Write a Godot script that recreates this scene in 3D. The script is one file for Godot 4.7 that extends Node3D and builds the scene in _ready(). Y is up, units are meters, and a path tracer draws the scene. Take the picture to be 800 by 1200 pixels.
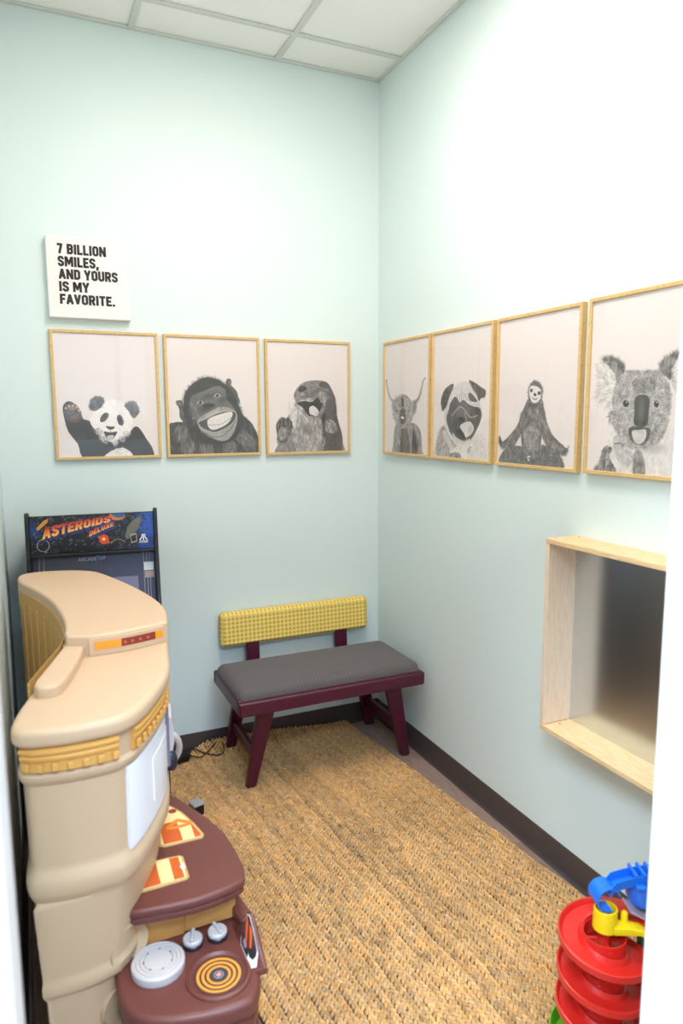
extends Node3D
# A children's waiting corner: pale aqua walls, animal prints, a bench on a jute rug, an arcade cabinet, a toy kitchen and a ball run.
# Units are metres. The back wall is z = 0, the right wall x = 0, the left wall x = -1.68; the door stands at z = 2.36 .. 2.48.

const LEFT := -1.68
const HIGH := 3.078
const DOOR := 2.36
const LAMP := 3.05
const HALL := 16.0
const HALL_FAR := 12.0
const SKY := 3.0
const GLOW := 1.6
const JAMB := -0.728

var rng := RandomNumberGenerator.new()
var taken := {}
var M := {}

func _ready() -> void:
	rng.seed = 20240
	camera_and_light()
	materials()
	room()
	hall()
	bench()
	rug()
	arcade()
	toy_kitchen()
	framed_prints()
	slogan_canvas()
	wall_box()
	ball_run()
	small_things()

const PANDA := {
	"ear_a": [.323, .583, .341, .535, .391, .512, .442, .518, .458, .553, .430, .589, .377, .623, .333, .614],
	"ear_b": [.673, .583, .718, .554, .771, .558, .802, .602, .794, .652, .756, .683, .727, .664, .706, .627],
	"head": [.377, .620, .455, .546, .575, .528, .679, .571, .734, .671, .721, .771, .664, .827, .571, .863, .510, .879, .451, .855, .402, .811, .339, .755, .316, .694],
	"eye_a": [.413, .700, .425, .669, .464, .639, .497, .645, .489, .676, .453, .707, .423, .714],
	"eye_b": [.582, .676, .598, .656, .625, .664, .643, .720, .631, .743, .601, .739, .585, .707],
	"nose": [.467, .749, .510, .752, .553, .754, .543, .772, .508, .779, .483, .769],
	"mouth": [.447, .793, .514, .801, .575, .795, .555, .832, .518, .866, .488, .862, .460, .831],
	"tongue": [.475, .833, .510, .825, .543, .828, .520, .864, .487, .861],
	"body": [.060, .608, .074, .572, .107, .548, .149, .553, .197, .584, .230, .632, .248, .687, .313, .706, .346, .755, .396, .793, .445, .830, .487, .875, .555, .869, .633, .845, .695, .815, .736, .771, .776, .753, .820, .785, .878, .868, .922, .926, .950, 1.004, .951, 1.055, .294, 1.039, .184, .888, .104, .790, .075, .704],
	"belly": [.442, 1.008, .474, .974, .551, .945, .628, .933, .702, .966, .734, 1.014, .730, 1.075, .438, 1.068],
	"pad": [.116, .662, .158, .632, .208, .638, .228, .663, .212, .693, .153, .715, .122, .699],
	"toes": [.089, .602, .121, .584, .161, .581, .192, .593, .214, .620],
	"palm": [.075, .632, .097, .578, .141, .560, .190, .584, .222, .638, .233, .693, .152, .723, .096, .698],
}
const CHIMP := {
	"head": [.168, .533, .184, .478, .243, .411, .329, .361, .429, .334, .529, .347, .614, .385, .686, .429, .749, .519, .784, .587, .819, .656, .840, .713, .715, .873, .479, .915, .253, .844, .188, .721, .164, .621],
	"ear_a": [.081, .549, .113, .533, .154, .538, .159, .577, .184, .632, .222, .743, .173, .732, .120, .676, .116, .610],
	"ear_b": [.636, .385, .652, .345, .689, .345, .702, .373, .694, .395, .759, .451, .772, .496, .793, .530, .778, .551, .741, .542, .698, .497, .656, .440],
	"body": [-.002, .763, .048, .725, .132, .720, .201, .743, .337, .867, .596, .894, .717, .827, .810, .713, .841, .679, .914, .725, .958, .783, 1.001, .877, 1.035, 1.065, -.008, 1.040],
	"face": [.231, .532, .282, .493, .396, .454, .498, .414, .570, .408, .627, .441, .639, .519, .724, .598, .759, .667, .733, .770, .671, .861, .582, .891, .481, .869, .353, .811, .307, .732, .248, .621],
	"muzzle": [.307, .721, .345, .677, .446, .632, .549, .593, .665, .596, .738, .633, .758, .690, .733, .781, .671, .861, .582, .890, .467, .858, .354, .800],
	"mouth": [.321, .721, .401, .694, .518, .649, .635, .627, .730, .633, .744, .678, .698, .735, .600, .786, .497, .813, .397, .789, .341, .761],
	"teeth": [.422, .705, .488, .672, .605, .644, .694, .633, .700, .672, .646, .735, .542, .779, .469, .790, .427, .761],
	"eye_a": [.307, .554, .336, .534, .379, .537, .385, .554, .349, .567],
	"eye_b": [.498, .495, .525, .470, .568, .473, .576, .495, .537, .509],
	"nose": [.374, .576, .421, .559, .492, .563, .506, .582, .447, .604, .390, .599],
	"brow": [.231, .527, .296, .490, .395, .482, .422, .515, .481, .475, .525, .447, .598, .441, .626, .469, .613, .430, .527, .408, .396, .448, .282, .482],
}
const OTTER := {
	"body": [.336, .437, .377, .394, .451, .356, .570, .338, .689, .344, .757, .374, .764, .401, .824, .472, .846, .560, .861, .671, .883, .738, .922, .840, .929, .919, .897, 1.031, .132, 1.021, .113, .928, .100, .863, .166, .820, .298, .756, .241, .669, .323, .572, .334, .529, .317, .486],
	"back": [.629, .375, .689, .344, .757, .374, .824, .472, .846, .560, .861, .671, .883, .738, .922, .840, .929, .919, .897, 1.031, .681, 1.027, .713, .893, .653, .825, .670, .693, .717, .572, .688, .473],
	"paw": [.096, .744, .140, .696, .169, .678, .205, .691, .241, .680, .277, .707, .290, .756, .260, .832, .207, .907, .135, .906, .101, .819],
	"pads": [.123, .798, .167, .766, .224, .799, .208, .864, .164, .891, .129, .863],
	"nose": [.369, .432, .392, .399, .450, .393, .477, .415, .435, .440, .384, .445],
	"mouth": [.353, .550, .418, .588, .491, .659, .535, .665, .595, .668, .656, .594, .679, .539, .657, .500, .597, .501, .537, .539, .448, .528],
	"tongue": [.506, .594, .551, .572, .596, .594, .625, .627, .595, .670, .550, .659, .513, .648],
	"cheek": [.582, .484, .642, .468, .687, .495, .694, .550, .672, .506, .612, .497],
	"paw_b": [.707, .726, .776, .699, .837, .738, .852, .805, .790, .827, .714, .804],
	"chest": [.315, .583, .432, .605, .505, .670, .640, .682, .669, .781, .653, .870, .591, .980, .352, .976, .296, .822, .298, .724],
}
const COW := {
	"horn_a": [.020, .322, .047, .330, .061, .373, .116, .458, .183, .509, .280, .515, .274, .532, .183, .534, .105, .491, .059, .423, .030, .364],
	"horn_b": [.935, .337, .904, .356, .868, .400, .842, .468, .796, .524, .739, .552, .661, .543, .651, .527, .738, .518, .795, .478, .840, .407, .858, .362],
	"ear_b": [.641, .549, .739, .543, .730, .581, .673, .643, .633, .596],
	"ear_a": [.183, .542, .270, .535, .281, .592, .228, .641, .195, .600],
	"head": [.227, .543, .312, .507, .417, .472, .520, .480, .601, .517, .651, .557, .663, .635, .645, .706, .546, .754, .443, .780, .338, .756, .272, .707, .224, .625],
	"body": [.241, .782, .316, .740, .625, .722, .783, .760, .842, .822, .860, .938, .843, 1.024, .238, 1.032, .221, .899],
	"nose": [.357, .642, .419, .618, .492, .635, .508, .707, .442, .739, .369, .723],
	"shine": [.395, .674, .431, .668, .462, .681, .431, .692],
	"fringe": [.396, .497, .442, .506, .456, .570, .408, .578, .418, .537],
	"chest": [.422, .755, .525, .755, .588, .866, .571, 1.019, .384, 1.018, .392, .870],
}
const PUG := {
	"ear_a": [.149, .531, .201, .462, .290, .422, .377, .412, .361, .451, .302, .511, .251, .587, .179, .622, .154, .578],
	"ear_b": [.641, .393, .741, .415, .851, .455, .913, .478, .908, .524, .840, .533, .818, .554, .776, .507, .695, .446],
	"head": [.242, .595, .302, .511, .378, .444, .479, .406, .629, .407, .743, .469, .818, .565, .860, .623, .848, .703, .789, .769, .712, .836, .599, .876, .429, .865, .304, .805, .228, .720, .207, .642],
	"mask": [.254, .681, .297, .611, .330, .557, .415, .513, .486, .560, .552, .542, .636, .573, .717, .593, .828, .609, .857, .659, .826, .724, .758, .791, .680, .852, .566, .877, .429, .850, .339, .805, .283, .743],
	"muzzle": [.454, .612, .503, .568, .561, .550, .619, .573, .662, .614, .656, .673, .592, .711, .491, .704, .439, .666],
	"patch": [.633, .499, .681, .493, .762, .535, .779, .561, .667, .548],
	"mouth": [.441, .734, .526, .726, .658, .703, .740, .747, .726, .799, .598, .842, .505, .825, .426, .780],
	"tongue": [.501, .742, .658, .707, .737, .751, .710, .799, .614, .831, .571, .801],
	"chin": [.374, .797, .445, .834, .582, .861, .680, .837, .632, .875, .498, .875, .394, .843],
	"body": [.204, .791, .085, .865, .062, 1.044, .993, 1.024, .919, .911, .790, .798, .712, .836, .599, .876, .429, .865],
	"paw": [.345, .969, .414, .920, .533, .893, .618, .913, .637, .973, .572, 1.025, .348, 1.027],
	"scarf": [.186, .807, .249, .783, .430, .888, .484, .933, .344, .937],
}
const SLOTH := {
	"torso": [.419, .549, .382, .580, .332, .652, .334, .782, .344, .855, .403, .926, .526, .926, .582, .857, .599, .778, .637, .684, .610, .607, .577, .552],
	"arm_a": [.331, .636, .287, .717, .185, .792, .084, .846, .055, .833, .024, .803, .014, .846, .037, .876, .090, .900, .216, .887, .286, .832, .346, .765, .373, .684],
	"arm_b": [.611, .622, .644, .692, .722, .783, .823, .839, .900, .870, .914, .847, .914, .885, .889, .914, .828, .917, .700, .884, .608, .809, .581, .731],
	"legs": [.082, .917, .240, .874, .401, .886, .480, .924, .597, .860, .700, .877, .821, .915, .820, 1.033, .080, 1.032],
	"head": [.409, .505, .421, .462, .477, .434, .549, .450, .585, .490, .577, .552, .527, .578, .459, .577, .419, .545],
	"face": [.420, .485, .452, .464, .528, .473, .571, .505, .562, .552, .512, .578, .459, .572, .426, .533],
	"eye_a": [.426, .493, .446, .481, .466, .491, .458, .506, .436, .506],
	"eye_b": [.525, .516, .537, .502, .567, .507, .566, .524, .543, .528],
	"nose": [.474, .520, .490, .512, .513, .521, .511, .533, .487, .534],
	"mouth": [.457, .538, .491, .552, .532, .545, .511, .558, .476, .555],
	"claw": [.420, .946, .453, .934, .459, .944, .428, .956, .455, .963, .434, .974],
	"belly": [.362, .765, .453, .732, .561, .763, .559, .849, .480, .907, .384, .862],
}
const KOALA := {
	"ear_a": [.076, .382, .124, .343, .187, .339, .274, .366, .332, .416, .282, .465, .236, .500, .231, .589, .171, .618, .099, .602, .076, .548, .096, .481],
	"ear_dark_a": [.124, .347, .187, .339, .287, .374, .332, .420, .266, .487, .243, .434, .171, .379],
	"ear_b": [.635, .424, .668, .385, .737, .352, .786, .342, .819, .374, .817, .460, .773, .531, .718, .482],
	"ear_dark_b": [.635, .428, .678, .379, .782, .345, .765, .384, .724, .435, .718, .482],
	"head": [.339, .424, .488, .425, .630, .434, .709, .495, .741, .571, .742, .632, .728, .713, .673, .804, .569, .849, .432, .853, .322, .804, .255, .731, .235, .641, .234, .552, .271, .472],
	"nose": [.432, .643, .434, .593, .455, .564, .505, .555, .550, .566, .569, .595, .563, .658, .563, .714, .525, .734, .468, .729, .442, .715],
	"eye_a": [.331, .603, .340, .587, .361, .584, .381, .593, .387, .608, .371, .622, .348, .620],
	"eye_b": [.605, .609, .612, .595, .627, .590, .643, .599, .646, .613, .636, .626, .617, .625],
	"mouth": [.395, .752, .434, .733, .570, .739, .588, .756, .570, .806, .511, .836, .447, .824, .410, .795],
	"chin": [.430, .758, .487, .751, .551, .751, .543, .807, .494, .830, .446, .809],
	"body": [.250, .753, .189, .845, .078, 1.012, .302, 1.015, .481, 1.015, .867, 1.016, .845, .766, .740, .727, .673, .804, .569, .849, .432, .853, .322, .804],
	"arm": [.176, .849, .253, .862, .232, .912, .308, 1.015, .071, 1.013, .132, .940],
	"gap": [.457, .874, .526, .872, .560, 1.011, .469, 1.012],
	"crown": [.403, .491, .514, .467, .614, .492, .586, .546, .453, .543],
}

# ------------------------------------------------------------------ camera, sky, exposure
func camera_and_light() -> void:
	var cam := Camera3D.new()
	cam.name = "camera"
	cam.keep_aspect = Camera3D.KEEP_HEIGHT
	var lens := CameraAttributesPhysical.new()
	lens.frustum_focal_length = 16.313
	lens.frustum_focus_distance = 2.8
	lens.exposure_aperture = 2.1
	lens.frustum_near = 0.05
	lens.frustum_far = 60.0
	cam.attributes = lens
	cam.fov = 72.66
	cam.near = 0.05
	cam.far = 60.0
	cam.position = Vector3(-1.5823, 1.5517, 3.0718)
	cam.rotation = Vector3(-0.13656, -0.42285, -0.00486)
	add_child(cam)
	cam.current = true
	var env := Environment.new()
	env.background_mode = Environment.BG_SKY
	var sky := Sky.new()
	var sm := ProceduralSkyMaterial.new()
	sm.sky_top_color = Color(0.45, 0.62, 0.92)
	sm.sky_horizon_color = Color(0.85, 0.92, 1.0)
	sm.ground_bottom_color = Color(0.42, 0.42, 0.40)
	sm.ground_horizon_color = Color(0.66, 0.68, 0.68)
	sm.energy_multiplier = SKY
	sky.sky_material = sm
	env.sky = sky
	env.tonemap_mode = Environment.TONE_MAPPER_LINEAR
	env.tonemap_exposure = 1.0
	env.sdfgi_enabled = true
	env.ssao_enabled = true
	env.ssil_enabled = true
	var we := WorldEnvironment.new()
	we.name = "world_environment"
	we.environment = env
	add_child(we)
	panel_lamp("room_panel_light", Vector3(-0.8025, HIGH - 0.012, 1.4468), Vector2(0.56, 1.17), LAMP, Color(1.0, 0.945, 0.925))
	panel_lamp("hall_panel_light_far", Vector3(-1.2, HIGH - 0.012, 4.0), Vector2(1.17, 0.56), HALL_FAR, Color(0.80, 0.90, 1.0))
	panel_lamp("hall_panel_light", Vector3(-2.2, HIGH - 0.012, 3.3), Vector2(1.17, 0.56), HALL, Color(0.82, 0.91, 1.0))

func panel_lamp(called: String, at: Vector3, size: Vector2, energy: float, tint: Color) -> void:
	var l := AreaLight3D.new()
	l.name = called
	l.area_size = size
	l.light_color = tint
	l.light_energy = energy
	l.area_range = 12.0
	l.area_attenuation = 2.0
	l.shadow_enabled = true
	l.position = at
	l.rotation = Vector3(-PI / 2, 0, 0)
	add_child(l)

# ------------------------------------------------------------------ mesh building
class Shape:
	var v := PackedVector3Array()
	var uv := PackedVector2Array()

	func tri(a: Vector3, b: Vector3, c: Vector3, ta := Vector2.ZERO, tb := Vector2.ZERO, tc := Vector2.ZERO) -> void:
		v.append_array([a, b, c])
		uv.append_array([ta, tb, tc])

	func quad(a: Vector3, b: Vector3, c: Vector3, d: Vector3) -> void:
		tri(a, b, c, Vector2(0, 1), Vector2(1, 1), Vector2(1, 0))
		tri(a, c, d, Vector2(0, 1), Vector2(1, 0), Vector2(0, 0))

	# turns every triangle since «from» so that the closed solid they make faces outwards (counter-clockwise; commit reverses it for Godot)
	func settle(from: int) -> void:
		var vol := 0.0
		for i in range(from, v.size(), 3):
			vol += v[i].dot(v[i + 1].cross(v[i + 2]))
		if vol < 0.0:
			for i in range(from, v.size(), 3):
				var s := v[i + 1]
				v[i + 1] = v[i + 2]
				v[i + 2] = s
				var t := uv[i + 1]
				uv[i + 1] = uv[i + 2]
				uv[i + 2] = t

	# a box with chamfered edges
	func box(c: Vector3, s: Vector3, ch := 0.003, b := Basis.IDENTITY) -> Shape:
		var h := s / 2.0
		ch = minf(ch, minf(h.x, minf(h.y, h.z)) * 0.95)
		var p := func(sg: Vector3, axis: int) -> Vector3:
			var q := Vector3((h.x - (0.0 if axis == 0 else ch)) * sg.x, (h.y - (0.0 if axis == 1 else ch)) * sg.y, (h.z - (0.0 if axis == 2 else ch)) * sg.z)
			return c + b * q
		var put := func(a: Vector3, d: Vector3, e: Vector3) -> void:
			if (d - a).cross(e - a).dot((a + d + e) / 3.0 - c) < 0.0:
				tri(a, e, d)
			else:
				tri(a, d, e)
		for axis in 3:
			var o1 := (axis + 1) % 3
			var o2 := (axis + 2) % 3
			for s0 in [-1.0, 1.0]:
				var k: Array[Vector3] = []
				for w in [[-1.0, -1.0], [1.0, -1.0], [1.0, 1.0], [-1.0, 1.0]]:
					var sg := Vector3.ZERO
					sg[axis] = s0
					sg[o1] = w[0]
					sg[o2] = w[1]
					k.append(p.call(sg, axis))
				put.call(k[0], k[1], k[2])
				put.call(k[0], k[2], k[3])
				for s1 in [-1.0, 1.0]:
					var sa := Vector3.ZERO
					sa[axis] = s0
					sa[o1] = s1
					sa[o2] = -1.0
					var sb := sa
					sb[o2] = 1.0
					var e0: Vector3 = p.call(sa, axis)
					var e1: Vector3 = p.call(sb, axis)
					var e2: Vector3 = p.call(sb, o1)
					var e3: Vector3 = p.call(sa, o1)
					put.call(e0, e1, e2)
					put.call(e0, e2, e3)
		for sx in [-1.0, 1.0]:
			for sy in [-1.0, 1.0]:
				for sz in [-1.0, 1.0]:
					var sg := Vector3(sx, sy, sz)
					put.call(p.call(sg, 0), p.call(sg, 1), p.call(sg, 2))
		return self

	# skin between closed rings of equal length, capped at the ends
	func loft(rings: Array, cap0 := true, cap1 := true, closed := true) -> Shape:
		var from := v.size()
		var n: int = rings[0].size()
		for k in rings.size() - 1:
			var r0: PackedVector3Array = rings[k]
			var r1: PackedVector3Array = rings[k + 1]
			for i in (n if closed else n - 1):
				var j := (i + 1) % n
				if not r0[i].is_equal_approx(r0[j]):
					tri(r0[i], r0[j], r1[j])
				if not r1[i].is_equal_approx(r1[j]):
					tri(r0[i], r1[j], r1[i])
		if cap0:
			cap(rings[0], true)
		if cap1:
			cap(rings[rings.size() - 1], false)
		settle(from)
		return self

	func cap(r: PackedVector3Array, turned: bool) -> void:
		var nrm := Vector3.ZERO
		for i in r.size():
			nrm += r[i].cross(r[(i + 1) % r.size()])
		if nrm.length() < 1e-12:
			return
		nrm = nrm.normalized()
		var e := nrm.cross(Vector3.UP if absf(nrm.y) < 0.9 else Vector3.RIGHT).normalized()
		var f := nrm.cross(e)
		var flat := PackedVector2Array()
		for q in r:
			flat.append(Vector2(q.dot(e), q.dot(f)) * 100.0)
		var idx := Geometry2D.triangulate_polygon(flat)
		for i in range(0, idx.size(), 3):
			var a := idx[i]
			var b := idx[i + 1]
			var c := idx[i + 2]
			var ccw := (flat[b] - flat[a]).cross(flat[c] - flat[a]) > 0.0
			if ccw == turned:
				tri(r[a], r[c], r[b])
			else:
				tri(r[a], r[b], r[c])

	# a flat outline given depth along the local z, edges rounded off by «bev»
	func slab(outline: PackedVector2Array, depth: float, bev := 0.0, x := Transform3D.IDENTITY, steps := 2) -> Shape:
		var rings := []
		if bev <= 0.0:
			rings = [lay(outline, 0.0, 0.0, x), lay(outline, 0.0, depth, x)]
		else:
			for k in steps + 1:
				var a := PI / 2 * k / steps
				rings.append(lay(outline, bev * (1.0 - sin(a)), bev * (1.0 - cos(a)), x))
			for k in steps + 1:
				var a := PI / 2 * (steps - k) / steps
				rings.append(lay(outline, bev * (1.0 - sin(a)), depth - bev * (1.0 - cos(a)), x))
		return loft(rings)

	func lay(outline: PackedVector2Array, inset: float, z: float, x: Transform3D) -> PackedVector3Array:
		var r := PackedVector3Array()
		for q in Shape.shrink(outline, inset):
			r.append(x * Vector3(q.x, q.y, z))
		return r

	static func shrink(o: PackedVector2Array, d: float) -> PackedVector2Array:
		if d == 0.0:
			return o
		var area := 0.0
		for i in o.size():
			area += o[i].cross(o[(i + 1) % o.size()])
		var sg := signf(area)
		var r := PackedVector2Array()
		for i in o.size():
			var a := (o[i] - o[i - 1]).normalized()
			var b := (o[(i + 1) % o.size()] - o[i]).normalized()
			var na := Vector2(-a.y, a.x) * sg
			var nb := Vector2(-b.y, b.x) * sg
			var m := (na + nb)
			m = m.normalized() if m.length() > 0.01 else na
			r.append(o[i] + m * d / maxf(0.45, m.dot(na)))
		return r

	# a profile of (radius, height) turned about the local y
	func lathe(profile: Array, n := 24, x := Transform3D.IDENTITY, cap0 := true, cap1 := true) -> Shape:
		var rings := []
		for q in profile:
			var r := PackedVector3Array()
			for i in n:
				var a := TAU * i / n
				r.append(x * Vector3(cos(a) * q[0], q[1], sin(a) * q[0]))
			rings.append(r)
		return loft(rings, cap0 and profile[0][0] > 0.0, cap1 and profile[-1][0] > 0.0)

	func tube(path: PackedVector3Array, radius: float, n := 8, flat := 1.0) -> Shape:
		var rings := []
		var up := Vector3.UP
		for i in path.size():
			var t := (path[mini(i + 1, path.size() - 1)] - path[maxi(i - 1, 0)]).normalized()
			if absf(t.dot(up)) > 0.97:
				up = Vector3.RIGHT
			var s := t.cross(up).normalized()
			up = s.cross(t).normalized()
			var r := PackedVector3Array()
			for k in n:
				var a := TAU * k / n
				r.append(path[i] + s * cos(a) * radius + up * sin(a) * radius * flat)
			rings.append(r)
		return loft(rings)

	func add(o: Shape, x := Transform3D.IDENTITY) -> Shape:
		for q in o.v:
			v.append(x * q)
		uv.append_array(o.uv)
		return self

	# normals are smoothed across edges flatter than «angle» degrees
	func mesh(angle := 38.0) -> ArrayMesh:
		var fn := PackedVector3Array()
		var near := {}
		for i in range(0, v.size(), 3):
			var n := (v[i + 1] - v[i]).cross(v[i + 2] - v[i])
			fn.append(n)
			for k in 3:
				var key := Vector3i((v[i + k] * 20000.0).round())
				if near.has(key):
					near[key].append(i / 3)
				else:
					near[key] = [i / 3]
		var c := cos(deg_to_rad(angle))
		var p := PackedVector3Array()
		var nn := PackedVector3Array()
		var tt := PackedVector2Array()
		for i in range(0, v.size(), 3):
			var me := fn[i / 3].normalized()
			for k in [0, 2, 1]:
				var sum := Vector3.ZERO
				for f in near[Vector3i((v[i + k] * 20000.0).round())]:
					if fn[f].normalized().dot(me) > c:
						sum += fn[f]
				p.append(v[i + k])
				nn.append(sum.normalized() if sum.length() > 1e-14 else Vector3.UP)
				tt.append(uv[i + k])
		var arr := []
		arr.resize(Mesh.ARRAY_MAX)
		arr[Mesh.ARRAY_VERTEX] = p
		arr[Mesh.ARRAY_NORMAL] = nn
		arr[Mesh.ARRAY_TEX_UV] = tt
		var m := ArrayMesh.new()
		m.add_surface_from_arrays(Mesh.PRIMITIVE_TRIANGLES, arr)
		return m

func bx(c: Vector3, s: Vector3, ch := 0.003, b := Basis.IDENTITY) -> Shape:
	return Shape.new().box(c, s, ch, b)

# a smooth curve through points given as x, y, x, y ...; closed or open
func curve(flat: Array, steps := 4, closed := true) -> PackedVector2Array:
	var p := PackedVector2Array()
	for i in range(0, flat.size(), 2):
		p.append(Vector2(flat[i], flat[i + 1]))
	var n := p.size()
	var r := PackedVector2Array()
	for i in (n if closed else n - 1):
		var a := p[(i - 1 + n) % n] if closed or i > 0 else p[0]
		var d := p[(i + 2) % n] if closed or i + 2 < n else p[n - 1]
		for k in steps:
			r.append(p[i].cubic_interpolate(p[(i + 1) % n], a, d, float(k) / steps))
	if not closed:
		r.append(p[n - 1])
	return r

# ------------------------------------------------------------------ nodes
func numbered(called: String) -> String:
	var n: int = taken.get(called, 0)
	taken[called] = n + 1
	return called if n == 0 else "%s_%03d" % [called, n]

func thing(called: String, label: String, category: String, at := Vector3.ZERO, group := "") -> Node3D:
	var o := Node3D.new()
	o.name = numbered(called)
	o.position = at
	add_child(o)
	return tag(o, label, category, group)

func tag(o: Node3D, label: String, category: String, group := "") -> Node3D:
	o.set_meta("label", label)
	o.set_meta("category", category)
	if group:
		o.set_meta("group", group)
	return o

func part(called: String, s, m: Material, parent: Node3D, label := "") -> MeshInstance3D:
	var o := MeshInstance3D.new()
	o.name = called
	o.mesh = s.mesh() if s is Shape else s
	o.material_override = m
	parent.add_child(o, true)
	if label:
		o.set_meta("label", label)
	return o

func struct(called: String, s, m: Material) -> MeshInstance3D:
	var o := part(called, s, m, self)
	o.set_meta("kind", "structure")
	return o

# raised or printed lettering, its lower left corner at the origin of «x», «tall» high in capitals
func lettering(called: String, text: String, tall: float, m: Material, parent: Node3D, x: Transform3D, wide := 1.0, deep := 0.0008, bold := 800) -> MeshInstance3D:
	var f := SystemFont.new()
	f.font_names = PackedStringArray(["Droid Sans"])
	f.font_weight = bold
	var t := TextMesh.new()
	t.font = f
	t.text = text
	t.font_size = 64
	t.depth = deep
	t.curve_step = 1.0
	t.pixel_size = tall / (64.0 * 0.714)
	t.horizontal_alignment = HORIZONTAL_ALIGNMENT_LEFT
	t.vertical_alignment = VERTICAL_ALIGNMENT_BOTTOM
	var box := t.get_aabb()
	var o := part(called, t, m, parent)
	o.transform = x * Transform3D(Basis.from_scale(Vector3(wide, 1, 1)), Vector3(-box.position.x * wide, 0, deep / 2))
	return o

# heavy block capitals drawn from strokes; every stroke is a list of points in a cell one unit high
const BLOCK := {
	"A": [0.66, [[0.10, 0.0, 0.33, 0.98], [0.56, 0.0, 0.33, 0.98], [0.2, 0.30, 0.46, 0.30]]],
	"B": [0.60, [[0.12, 0.0, 0.12, 1.0], [0.12, 0.89, 0.38, 0.89, 0.48, 0.79, 0.48, 0.62, 0.40, 0.51, 0.12, 0.51], [0.40, 0.51, 0.48, 0.42, 0.48, 0.21, 0.38, 0.11, 0.12, 0.11]]],
	"D": [0.60, [[0.12, 0.0, 0.12, 1.0], [0.12, 0.89, 0.36, 0.89, 0.48, 0.77, 0.48, 0.23, 0.36, 0.11, 0.12, 0.11]]],
	"E": [0.54, [[0.12, 0.0, 0.12, 1.0], [0.12, 0.89, 0.53, 0.89], [0.12, 0.5, 0.47, 0.5], [0.12, 0.11, 0.53, 0.11]]],
	"F": [0.52, [[0.12, 0.0, 0.12, 1.0], [0.12, 0.89, 0.52, 0.89], [0.12, 0.5, 0.46, 0.5]]],
	"I": [0.26, [[0.13, 0.0, 0.13, 1.0]]],
	"L": [0.52, [[0.12, 1.0, 0.12, 0.0], [0.12, 0.11, 0.51, 0.11]]],
	"M": [0.82, [[0.12, 0.0, 0.12, 1.0], [0.70, 0.0, 0.70, 1.0], [0.16, 0.95, 0.41, 0.30, 0.66, 0.95]]],
	"N": [0.66, [[0.12, 0.0, 0.12, 1.0], [0.54, 0.0, 0.54, 1.0], [0.14, 0.92, 0.52, 0.08]]],
	"O": [0.60, [[0.31, 0.11, 0.22, 0.11, 0.12, 0.21, 0.12, 0.79, 0.22, 0.89, 0.31, 0.89], [0.29, 0.11, 0.38, 0.11, 0.48, 0.21, 0.48, 0.79, 0.38, 0.89, 0.29, 0.89]]],
	"R": [0.61, [[0.12, 0.0, 0.12, 1.0], [0.12, 0.89, 0.38, 0.89, 0.48, 0.79, 0.48, 0.58, 0.40, 0.47, 0.12, 0.47], [0.34, 0.47, 0.50, 0.0]]],
	"S": [0.59, [[0.47, 0.68, 0.47, 0.80, 0.38, 0.89, 0.21, 0.89, 0.12, 0.80, 0.12, 0.63, 0.20, 0.54, 0.39, 0.46, 0.47, 0.37, 0.47, 0.20, 0.38, 0.11, 0.21, 0.11, 0.12, 0.20, 0.12, 0.32]]],
	"T": [0.58, [[0.02, 0.89, 0.56, 0.89], [0.29, 0.9, 0.29, 0.0]]],
	"U": [0.60, [[0.12, 1.0, 0.12, 0.21, 0.22, 0.11, 0.38, 0.11, 0.48, 0.21, 0.48, 1.0]]],
	"V": [0.62, [[0.10, 1.0, 0.31, 0.04], [0.52, 1.0, 0.31, 0.04]]],
	"X": [0.62, [[0.09, 1.0, 0.53, 0.0], [0.53, 1.0, 0.09, 0.0]]],
	"Y": [0.64, [[0.09, 1.0, 0.32, 0.42], [0.55, 1.0, 0.32, 0.42], [0.32, 0.5, 0.32, 0.0]]],
	"7": [0.56, [[0.03, 0.89, 0.46, 0.89], [0.45, 0.98, 0.22, 0.0]]],
	",": [0.26, [[0.13, 0.20, 0.13, 0.0], [0.15, 0.04, 0.07, -0.18]]],
	".": [0.26, [[0.13, 0.22, 0.13, 0.0]]],
	" ": [0.26, []],
}

func block_text(text: String, tall: float, deep: float, weight := 0.23) -> Shape:
	var s := Shape.new()
	var x := 0.0
	for ch in text:
		var g = BLOCK[ch]
		for st in g[1]:
			var path := PackedVector2Array()
			for i in range(0, st.size(), 2):
				path.append(Vector2(st[i], st[i + 1]) * 1000.0)
			for o in Geometry2D.offset_polyline(path, weight * 500.0, Geometry2D.JOIN_MITER, Geometry2D.END_BUTT):
				if not Geometry2D.is_polygon_clockwise(o):
					var q := PackedVector2Array()
					for p in o:
						q.append(Vector2(p.x / 1000.0 + x, p.y / 1000.0) * tall)
					s.slab(q, deep)
		x += g[0] + 0.045
	return s

# ------------------------------------------------------------------ materials
static func C(r: float, g: float, b: float, a := 1.0) -> Color:
	return Color(r / 255.0, g / 255.0, b / 255.0, a)

func mat(called: String, c: Color, rough := 0.6, metal := 0.0) -> StandardMaterial3D:
	var m := StandardMaterial3D.new()
	m.resource_name = called
	m.albedo_color = c
	m.roughness = rough
	m.metallic = metal
	M[called] = m
	return m

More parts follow.
